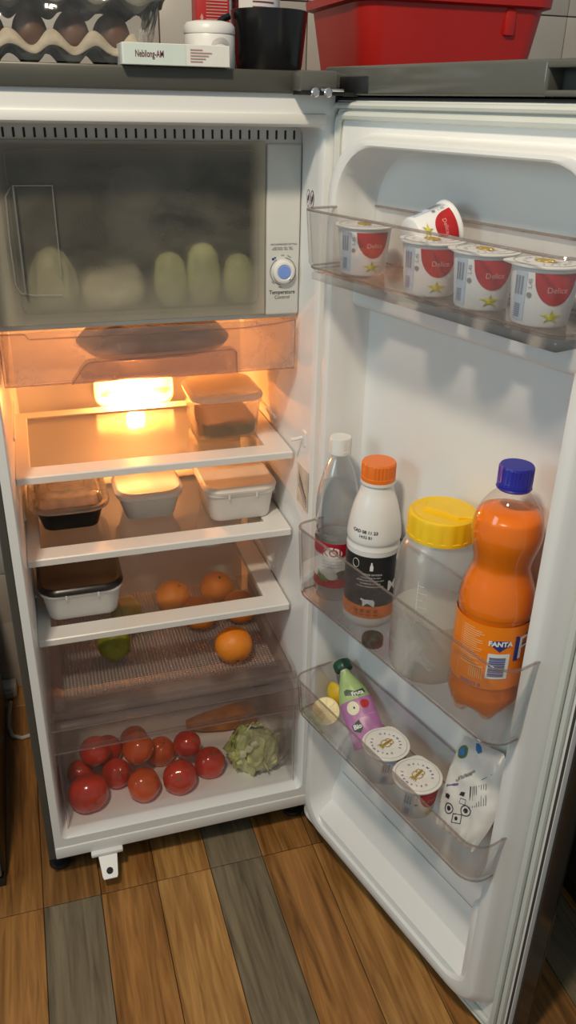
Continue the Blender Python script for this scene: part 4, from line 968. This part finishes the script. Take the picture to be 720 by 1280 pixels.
# ---- loose green cap in the bin
p = dw(0.250, 0.062, ZB2); b = B(); b.lathe([(0.0165, 0.0), (0.0168, 0.011), (0.0155, 0.0135), (0.004, 0.0138)], 40, mod=lambda r, z, a: (r * (1 + 0.015 * sin(20 * a)), z))
o = b.done('bottle_cap', GREENC, None, angle=40); o.location = p; tag(o, 'loose dark green bottle cap on the floor of the middle bin', 'bottle cap')

# ---- lower bin: pouch, lemon, crumpled pack
pt0, pt1 = dw(0.104, -0.004, 0.465), dw(0.222, 0.022, 0.398)
t = empty('juice_pouch', pt1); tag(t, 'leaning green and purple fruit pouch with a dark green cap', 'pouch')
axv = (pt0 - pt1); Lp = axv.length; axv.normalize()
toc = (CAM - pt1).normalized(); exv = axv.cross(toc).normalized(); exv = -exv; nv = exv.cross(axv)   # nv points to the viewer side
if nv.dot(toc) < 0: nv = -nv
exv = axv.cross(nv).normalized()
def wid(v): return 0.030 * (1 if v < 0.55 else max(0.34, 1 - ((v - 0.55) / 0.45) ** 1.5 * 0.72))
def pf(sg, off=0.0):
    def f(s, v):      # s in -1..1, v in 0..1 along the axis
        e = max(0.0, 1 - s * s) ** 0.5 * min(1, 0.15 + 3.2 * v * (1.05 - v * 0.7))
        return axv * (v * Lp) + exv * (s * wid(v)) + nv * (sg * (0.010 * e + 0.0012 * noise.noise(Vector((s * 3, v * 7, 0)))) + off)
    return f
def pouch_sheet(name, v0, v1, m, sg=1, off=0.0, s0=-1, s1=1):
    g = pf(sg, off); return B().grid(lambda a, c: g(s0 + (s1 - s0) * a, v0 + (v1 - v0) * c), 16, 16).done(name, m, t, angle=80)
PG = mat('pouch_green', (0.36, 0.50, 0.20), 0.35, vary=0.08, scale=40); PP = mat('pouch_purple', (0.42, 0.16, 0.38), 0.35, vary=0.08, scale=40)
fp = pouch_sheet('pouch_body', 0.0, 0.60, PP); pouch_sheet('pouch_back', 0.0, 1.0, PP, -1); pouch_sheet('pouch_top', 0.60, 1.0, PG)
g = pf(1, 0.0006); gm = lambda s, v: g(s / 0.03, v / Lp); g2 = pf(1, 0.0011); gm2 = lambda s, v: g2(s / 0.03, v / Lp)
b = B(); b.poly(disc(0.011, 20, (-0.008, 0.068), 0.0125), gm); b.done('apple_print', mat('apple_cream', (0.74, 0.72, 0.55), 0.5, vary=0.08), t)
b = B(); b.poly(disc(0.0016, 8, (-0.006, 0.068), 0.0024), gm2); b.done('apple_pip', INK, t)
b = B(); b.poly(disc(0.008, 14, (0.014, 0.070), 0.008), gm); b.done('strawberry_print', REDP, t)
b = B(); b.poly([(-0.016, 0.094), (0.010, 0.086), (0.024, 0.090), (0.024, 0.098), (0.006, 0.096), (-0.010, 0.104), (-0.017, 0.102)], gm)
b.done('dark_badge', mat('pouch_dark', (0.02, 0.06, 0.035), 0.4), t)
b = B(); b.poly([(-0.021, 0.040), (-0.005, 0.046), (-0.003, 0.030), (-0.010, 0.024), (-0.020, 0.030)], gm); b.done('leaf_badge', MATS['pouch_dark'], t)
b = B(); text(b, 'Fruta', 0.011, gm2, (0.009, 0.0915), 0.03); text(b, 'Bio', 0.011, gm2, (-0.0115, 0.035), 0.04); b.done('pouch_lettering', PAPERW, t)
b = B(); b.rect(-0.026, 0.026, 0.012, 0.0128, gm2, 10, 1); text(b, 'manzana y fresa', 0.005, gm2, (0.010, 0.050)); b.done('pouch_fine_print', mat('pouch_pink', (0.62, 0.36, 0.56), 0.5), t)
rotq = axv.to_track_quat('Z', 'Y').to_matrix().to_4x4()
B().lathe([(0.0075, -0.006), (0.0075, 0.008)], 20).xf(Matrix.Translation(axv * Lp) @ rotq).done('spout', WHITE, t)
B().lathe([(0.0155, 0.004), (0.0165, 0.006), (0.0165, 0.018), (0.0145, 0.0215), (0.003, 0.022)], 40, mod=lambda r, z, a: (r * (1 + 0.02 * sin(16 * a)), z)).xf(Matrix.Translation(axv * Lp) @ rotq).done('cap', GREENC, t, angle=40)

LP = mat('lemon_peel', (0.80, 0.55, 0.03), 0.4, vary=0.12, scale=30, bump=0.3, bscale=300); LF = mat('lemon_flesh', (0.74, 0.60, 0.20), 0.35, vary=0.2, scale=60, sss=0.1); LR = mat('lemon_pith', (0.84, 0.78, 0.52), 0.5, vary=0.04)
def lemon(loc, nrm, label, half=True, r=0.0255):
    t = empty('lemon_half', loc, rot=Vector(nrm).to_track_quat('Z', 'Y').to_euler()); tag(t, label, 'lemon', 'cut lemons in the lower bin')
    n = 10; prof = [(max(0.0005, r * sin(pi / 2 * k / n)), -r * (0.95 if half else 0.35) * cos(pi / 2 * k / n)) for k in range(n + 1)]
    B().lathe(prof + [(r * 0.97, 0.0006)], 32).done('peel', LP, t, angle=60)
    B().lathe([(r * 0.97, 0.0004), (r * 0.96, 0.001), (r * 0.3, 0.0012)], 32).done('pith', LR, t, angle=60)
    for k in range(8):
        a0 = 2 * pi * k / 8 + 0.07; a1 = a0 + 2 * pi / 8 - 0.14
        pts = [(0.10 * r * cos((a0 + a1) / 2), 0.10 * r * sin((a0 + a1) / 2))] + [(r * 0.84 * cos(a0 + (a1 - a0) * j / 5), r * 0.84 * sin(a0 + (a1 - a0) * j / 5)) for j in range(6)]
        B().poly(pts, lambda s, v: Vector((s, v, 0.0017))).done('segment', LF, t)
    return t
p1 = dw(0.121, 0.0475, ZB3 + 0.0235); lemon(p1, (CAM - p1).normalized() + Vector((-0.1, 0, 0.25)), 'cut lemon half, flesh facing out, in front of the pouch')
p2 = dw(0.092, -0.006, ZB3 + 0.0245); lemon(p2, Vector((0.7, 0.3, 0.35)), 'yellow lemon piece, peel showing, in the hinge corner of the lower bin')

# crumpled white pack
A0, A1 = dw(0.406, 0.036, 0.389), dw(0.484, 0.036, 0.402); C0, C1 = dw(0.389, -0.017, 0.528), dw(0.466, -0.017, 0.552); Mr = dw(0.494, 0.004, 0.496); Ml = dw(0.386, 0.006, 0.455)
t = empty('crumpled_pack', A0); tag(t, 'white crumpled food pack with small black symbols, leaning in the lower bin', 'pack')
def pk(u, v):
    l = (A0 * (1 - v) + C0 * v) + (Ml - (A0 + C0) / 2) * (4 * v * (1 - v)) * 0.7
    r = (A1 * (1 - v) + C1 * v) + (Mr - (A1 + C1) / 2) * (4 * v * (1 - v))
    return l * (1 - u) + r * u - A0
pn = (pk(1, 0.5) - pk(0, 0.5)).cross(pk(0.5, 1) - pk(0.5, 0)).normalized()
if pn.dot(CAM - A0) < 0: pn = -pn
def pkf(sg, off=0.0):
    def f(u, v):
        e = (max(0, 1 - (2 * u - 1) ** 4) * max(0, 1 - (2 * v - 1) ** 4)) ** 0.6
        cr = 0.0035 * noise.noise(Vector((u * 5, v * 6, sg * 2))) + 0.0018 * abs(noise.noise(Vector((u * 13, v * 12, 4))))
        fold = 0.004 * max(0, 0.12 - v) / 0.12 * sin(u * 40)
        return pk(u, v) + pn * (sg * (0.015 * e + cr * (0.3 + e)) + fold + off)
    return f
PKM = mat('pack_white', (0.72, 0.70, 0.66), 0.28, vary=0.04, scale=20)
b = B(); b.grid(pkf(1), 30, 40); b.grid(pkf(-1), 30, 40); bmesh.ops.remove_doubles(b.bm, verts=b.bm.verts[:], dist=1e-6); b.done('pack_body', PKM, t, angle=40)
g = pkf(1, 0.0007); gm = lambda s, v: g(0.5 + s, v); g2 = pkf(1, 0.0013); gm2 = lambda s, v: g2(0.5 + s, v)
def symring(b, cx, cy, r, ry, k=14): 
    pts = [gm(cx + r * cos(2 * pi * i / k), cy + ry * sin(2 * pi * i / k)) for i in range(k)]
    b.tube(pts, 0.0007, 5, True)
b = B()
symring(b, -0.20, 0.245, 0.085, 0.05); b.poly(disc(0.04, 10, (-0.20, 0.245), 0.024), gm); symring(b, 0.10, 0.30, 0.085, 0.05); b.poly(disc(0.04, 10, (0.10, 0.30), 0.024), gm)
b.tube([gm(*p) for p in ((-0.06, 0.14), (0.10, 0.17), (0.07, 0.25), (-0.09, 0.22))], 0.0007, 5, True); b.poly(disc(0.03, 8, (0.0, 0.195), 0.02), gm)
b.poly([(-0.33, 0.33), (-0.24, 0.33), (-0.23, 0.37), (-0.27, 0.38), (-0.33, 0.37)], gm); b.poly([(-0.10, 0.41), (0.0, 0.42), (-0.01, 0.46), (-0.08, 0.45)], gm)
b.tube([gm(*p) for p in ((-0.04, 0.34), (0.06, 0.35), (0.06, 0.40), (-0.05, 0.39))], 0.0004, 4, True)
for k in range(7):
    b.tube([gm(0.20 + 0.028 * k, 0.36 + 0.01 * k), gm(0.10 + 0.03 * k, 0.55 + 0.012 * k)], 0.0004, 4)
b.tube([gm(0.16, 0.33), gm(0.06, 0.54)], 0.0009, 4); b.tube([gm(-0.45, 0.24), gm(0.36, 0.74)], 0.0003, 4)
for k in range(5): text(b, 'leche desnatada', 0.045, gm, (-0.10 + 0.03 * k, 0.60 + 0.04 * (k % 2)), 0, 1.0, 0.5) if k < 2 else None
b.done('pack_symbols', INK, t)
b = B(); b.poly(disc(0.12, 16, (-0.28, 0.85), 0.075), gm); b.done('green_seal', mat('seal_green', (0.12, 0.20, 0.08), 0.5, vary=0.2), t)
b = B(); b.poly(disc(0.075, 16, (-0.28, 0.85), 0.047), gm2); b.poly([(-0.12, 0.985), (-0.02, 0.93), (0.06, 0.90), (0.10, 0.93), (0.04, 0.975), (-0.06, 0.995)], gm2); b.done('blue_drop', mat('drop_blue', (0.04, 0.22, 0.55), 0.4, vary=0.2), t)
b = B(); b.poly([(-0.36, 0.43), (-0.16, 0.50), (-0.17, 0.52), (-0.37, 0.455)], gm); b.done('violet_line', mat('violet_print', (0.16, 0.12, 0.30), 0.5), t)

# ================================================================== things on top of the fridge
ZTOP = 1.4258
t = empty('medicine_box', (0.285, 0.007, ZTOP + 0.0002)); tag(t, 'small white medicine box with dark red name, overhanging the top front edge', 'box')
t.rotation_euler = (0, 0, 0)
MEDW = mat('carton_white', (0.72, 0.72, 0.69), 0.5, vary=0.02); MEDT = mat('carton_teal', (0.60, 0.69, 0.66), 0.5, vary=0.02)
B().box(-0.066, 0.072, -0.027, 0.030, 0.0, 0.0245, 0.0006, 1).done('carton', MEDW, t)
f = plane_map((0, -0.0275, 0.0122), (1, 0, 0), (0, 0, 1)); f2 = plane_map((0, -0.0279, 0.0122), (1, 0, 0), (0, 0, 1))
B().rect(-0.064, 0.014, -0.0117, 0.0117, f, 1, 1).done('teal_panel', MEDT, t)
b = B(); text(b, 'Nebilong-AM', 0.0108, f2, (-0.032, 0.0), 0.015, 0.62); b.done('box_name', mat('maroon_print', (0.13, 0.02, 0.04), 0.5), t)
b = B()
for k in range(5): b.rect(0.020, 0.036 + 0.004 * ((k * 3) % 4), 0.006 - k * 0.0033, 0.0072 - k * 0.0033, f2, 1, 1)
b.done('fine_print', mat('pale_red_ink', (0.45, 0.28, 0.25), 0.5), t)
# tilted so that it rests on the edge
# white dispenser with a thumb notch
t = empty('white_dispenser', (0.349, 0.064, ZTOP)); tag(t, 'round white plastic dispenser with a scooped thumb notch, behind the medicine box', 'dispenser')
b = B(); b.lathe([(0.0335, 0.0), (0.0345, 0.002), (0.0345, 0.040), (0.0338, 0.0415)], 44); b.done('body', mat('dispenser_white', (0.74, 0.74, 0.73), 0.35, vary=0.02), t)
b = B(); b.lathe([(0.0345, 0.042), (0.0350, 0.0435), (0.0345, 0.051), (0.031, 0.0555), (0.022, 0.0575), (0.002, 0.058)], 44); b.done('lid', mat('dispenser_white', (0.74, 0.74, 0.73), 0.35), t)
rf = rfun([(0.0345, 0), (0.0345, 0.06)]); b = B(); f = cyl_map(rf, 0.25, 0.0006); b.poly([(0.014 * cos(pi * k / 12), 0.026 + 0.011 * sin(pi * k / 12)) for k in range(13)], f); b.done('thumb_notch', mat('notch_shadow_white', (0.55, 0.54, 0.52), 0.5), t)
b = B(); text(b, 'Orabrush', 0.006, f, (0.004, 0.014)) if False else b.rect(-0.004, 0.012, 0.0135, 0.0150, f, 5, 1); b.done('embossed_mark', mat('pale_mark', (0.55, 0.53, 0.50), 0.5), t)
# black mug
t = empty('mug', (0.4525, 0.130, ZTOP)); t.scale = (1.05, 1.05, 0.93); tag(t, 'black mug with a high loop handle on the fridge top', 'mug')
MUG = mat('mug_black', (0.010, 0.010, 0.011), 0.22, vary=0.1)
b = B(); b.lathe([(0.040, 0.0), (0.0445, 0.002), (0.0465, 0.010), (0.0530, 0.082), (0.0535, 0.084), (0.0525, 0.085), (0.0505, 0.083), (0.0440, 0.012), (0.002, 0.009)], 48); b.done('body', MUG, t)
b = B(); hd_ = []
for k in range(13):
    a = radians(100 + 160 * k / 12); hd_.append((-0.052 + 0.024 * cos(a) * 1.1, 0.0 + 0.003 * cos(a), 0.046 + 0.030 * sin(a)))
b.tube(hd_, 0.0048, 10); b.done('handle', MUG, t)
# red packet and tin behind the mug
t = empty('coffee_packet', (0.378, 0.190, ZTOP)); tag(t, 'red paper packet standing behind the white dispenser', 'packet')
b = B(); b.box(-0.024, 0.026, -0.02, 0.02, 0.0, 0.155, 0.004, 2); b.done('packet_body', mat('packet_red', (0.48, 0.02, 0.02), 0.4, vary=0.1), t)
b = B(); f = plane_map((0, -0.0205, 0), (1, 0, 0), (0, 0, 1))
for k in range(13): b.rect(-0.010, 0.022, 0.052 + k * 0.004, 0.0532 + k * 0.004, f, 1, 1)
b.poly([(-0.019, 0.070), (-0.0165, 0.0755), (-0.014, 0.070), (-0.0165, 0.0645)], f); b.done('packet_print', mat('packet_pale', (0.62, 0.36, 0.32), 0.5), t)
t = empty('tin_can', (0.452, 0.235, ZTOP)); tag(t, 'metal tin with a white label, mostly hidden behind the mug', 'tin')
b = B(); b.lathe([(0.044, 0), (0.046, 0.002), (0.045, 0.005), (0.045, 0.135), (0.046, 0.138), (0.044, 0.140), (0.002, 0.139)], 40); b.done('can', STEEL, t)
b = B(); f = cyl_map(rfun([(0.045, 0), (0.045, 1)]), 0.35, 0.0006); b.rect(-0.045, 0.045, 0.012, 0.128, f, 20, 2); b.done('can_label', PAPERW, t)
b = B(); f = cyl_map(rfun([(0.045, 0), (0.045, 1)]), 0.35, 0.0012)
for k in range(9): b.rect(-0.024, 0.024 - 0.006 * (k % 3), 0.060 + k * 0.007, 0.062 + k * 0.007, f, 6, 1)
b.done('can_print', mat('can_ink', (0.20, 0.05, 0.05), 0.5), t)

# ---- wrapped egg trays
SP = 0.0525; EX0 = 0.2175 + SP / 2; EY0 = 0.055
PULP = mat('pulp_tray', (0.50, 0.43, 0.33), 0.85, vary=0.12, scale=60, bump=0.5, bscale=120); PULPD = mat('pulp_tray_dark', (0.16, 0.15, 0.12), 0.85, vary=0.2, scale=60, bump=0.5, bscale=120)
NX, NY = 6, 4
X1 = EX0; X0 = EX0 - NX * SP; Y0 = EY0 - SP / 2; Y1 = Y0 + NY * SP
def tray(name, z0, m, label, inv=False):
    b = B(); ox, oy = (0.030, -0.014) if inv else (0, 0)
    def f(u, v):
        x = X0 - 0.006 + (X1 - X0 + 0.012) * u; y = Y0 - 0.006 + (Y1 - Y0 + 0.012) * v
        cxp = cos(2 * pi * (x - X0) / SP); cyp = cos(2 * pi * (y - Y0) / SP)
        h = 0.019 + 0.011 * (cxp + cyp) * 0.9
        if inv: h = 0.024 + 0.008 * (cxp + cyp)
        edge_ = min(u * 40, (1 - u) * 40, v * 28, (1 - v) * 28, 1)
        return Vector((x + ox, y + oy, z0 + max(0.001, h * (0.55 + 0.45 * edge_)) + 0.0012 * noise.noise(Vector((x * 90, y * 90, z0)))))
    b.grid(f, 96, 64); o = b.done(name, m, None, angle=80)
    so = o.modifiers.new('thick', 'SOLIDIFY'); so.thickness = 0.0022; so.offset = 0
    tag(o, label, 'egg tray', 'egg trays on the fridge top'); return o
tray('egg_tray', ZTOP + 0.0005, PULP, 'beige pulp egg tray holding eggs on the fridge top')
EGG = mat('egg_brown', (0.115, 0.052, 0.026), 0.45, vary=0.15, scale=30)
names_x = ['first', 'second', 'third', 'fourth', 'fifth', 'sixth']
for i in range(4):
    for j in range(2):
        x = EX0 - SP * (i + 0.5); y = Y0 + SP * (j + 0.5)
        b = B(); prof = []
        for k in range(15):
            a = -pi / 2 + pi * k / 14; prof.append((max(0.0005, 0.0225 * cos(a) * (1 - 0.10 * sin(a))), 0.0290 * sin(a)))
        b.lathe(prof, 24); o = b.done('egg', EGG, None, angle=80); o.location = (x, y, ZTOP + 0.0005 + 0.0335)
        tag(o, f'brown egg in the {("front", "second")[j]} row of the tray, {names_x[i]} from the medicine box', 'egg', 'eggs in the tray')
tray('egg_tray', ZTOP + 0.0530, PULPD, 'dark grey pulp egg tray lying upside down over the eggs', True)
b = B()
def wrap(u, v):
    # film hugging the front and the right end of the stack
    a = u
    if a < 0.62: x = X0 + (X1 - X0) * a / 0.62; y = Y0 - 0.026
    else: x = X1 + 0.012 + 0.026 * v; y = Y0 - 0.024 + 0.16 * (a - 0.62) / 0.38
    return Vector((x + 0.004 * noise.noise(Vector((u * 20, v * 6, 1))), y + 0.004 * noise.noise(Vector((u * 22, v * 7, 4))) - 0.004 * sin(v * 3), ZTOP + 0.002 + 0.100 * v))
b.grid(wrap, 90, 30); o = b.done('cling_wrap', FILM, None, angle=80); tag(o, 'crinkled clear plastic wrap around the stacked egg trays', 'plastic wrap')

# ================================================================== around the fridge
# dark tall cabinet behind the open door, with the red tub on top
DKW = mat('dark_cabinet', (0.030, 0.024, 0.018), 0.45, vary=0.25, scale=20)
t = empty('tall_cabinet', (0.60, 0.20, 0)); tag(t, 'tall dark cabinet standing right of the fridge, behind its open door', 'cabinet')
B().box(0, 0.62, 0.02, 0.44, 0.06, 1.4105, 0.003, 2).done('carcass', DKW, t)
for x0, x1 in ((0.004, 0.307), (0.313, 0.616)):
    d_ = B().box(x0, x1, 0.0, 0.0195, 0.075, 1.392, 0.003, 2).done('cabinet_door', DKW, t)
    xh = x1 - 0.03 if x0 < 0.1 else x0 + 0.03
    B().tube([(xh, 0.0, 0.72), (xh, -0.022, 0.73), (xh, -0.022, 0.83), (xh, 0.0, 0.84)], 0.005, 8).done('handle', STEEL, d_)
B().box(0.02, 0.60, 0.04, 0.43, 0.0, 0.06).done('plinth', BLACK, t)
t = empty('low_cabinet', (0.957, -0.62, 0)); tag(t, 'low dark cabinet at the right edge, beyond the open door', 'cabinet')
B().box(0, 0.42, 0, 0.70, 0.03, 0.78, 0.004, 2).done('carcass', DKW, t)
B().box(-0.006, 0.43, -0.006, 0.706, 0.781, 0.80, 0.003, 2).done('worktop', mat('dark_worktop', (0.05, 0.045, 0.04), 0.3, vary=0.2), t)
B().box(0.0, 0.42, 0.0, 0.70, 0.0, 0.03).done('plinth', BLACK, t)
for y0 in (0.01, 0.36): B().box(-0.008, -0.001, y0, y0 + 0.33, 0.05, 0.765, 0.003, 2).done('side_panel', DKW, t)
RED = mat('red_plastic', (0.50, 0.014, 0.010), 0.38, vary=0.06, scale=6)
t = empty('red_tub', (0.805, 0.36, 1.4105)); tag(t, 'bright red plastic storage tub on top of the dark cabinet', 'tub')
b = B()
def tq(e, z, r=0.035): return [(x, y, z) for x, y in rr(-0.154 - e, 0.154 + e, -0.12 - e, 0.12 + e, r, 6)]
b.loft([tq(-0.004, 0.0), tq(0.0, 0.004), tq(0.019, 0.130, 0.04), tq(0.021, 0.140, 0.04), tq(0.016, 0.140, 0.038), tq(-0.004, 0.006)], True, True); tb = b.done('tub_body', RED, t)
b = B(); b.loft([tq(0.019, 0.1255, 0.04), tq(0.030, 0.1285, 0.045), tq(0.031, 0.1415, 0.045), tq(0.022, 0.1425, 0.04)], False, False); b.done('tub_rim', RED, t)
b = B(); b.box(0.086, 0.106, -0.1405, -0.128, 0.085, 0.126, 0.004, 2); b.done('tub_rib', RED, t)
# grey appliance at the left edge
t = empty('appliance', (-0.099, 0.022, 0)); tag(t, 'grey kitchen appliance cut off by the left edge beside the fridge', 'appliance')
B().box(-0.5, 0.0, 0.012, 0.56, 0.022, 0.42, 0.004, 2).done('housing', BLACK, t)
B().box(-0.498, -0.006, -0.004, 0.0115, 0.030, 0.415, 0.003, 2).done('front_panel', mat('appliance_grey', (0.20, 0.20, 0.20), 0.35, metal=0.3, vary=0.05), t)
B().box(-0.49, -0.002, 0.0, 0.54, 0.0, 0.022).done('plinth', BLACK, t)
# socket strip and white cable by the wall
t = empty('power_strip', (-0.115, 0.628, 0.0)); tag(t, 'small white power strip at the foot of the wall left of the fridge', 'power strip')
B().box(-0.10, 0.045, -0.022, 0.020, 0.0, 0.034, 0.006, 2).done('strip_body', mat('strip_white', (0.55, 0.53, 0.50), 0.4), t)
B().box(0.012, 0.034, -0.034, -0.022, 0.008, 0.028, 0.004, 2).done('plug', mat('plug_grey', (0.35, 0.34, 0.32), 0.4), t)
for x in (-0.07, -0.03): B().lathe([(0.013, 0.0), (0.013, 0.0015), (0.010, 0.0015), (0.010, 0.0004)], 20).xf(Matrix.Translation((x, -0.0222, 0.018)) @ Matrix.Rotation(pi / 2, 4, 'X')).done('socket', DARKSLOT, t)
b = B(); b.tube([(-0.088, 0.585, 0.006), (-0.092, 0.53, 0.0055), (-0.0925, 0.487, 0.0055), (-0.085, 0.455, 0.0055), (-0.063, 0.441, 0.0055), (-0.02, 0.45, 0.0055), (0.03, 0.50, 0.0055)], 0.005, 8)
tag(b.done('power_cable', mat('cable_white', (0.60, 0.58, 0.54), 0.45, vary=0.03), None), 'white power cable looping over the floor behind the fridge', 'cable')
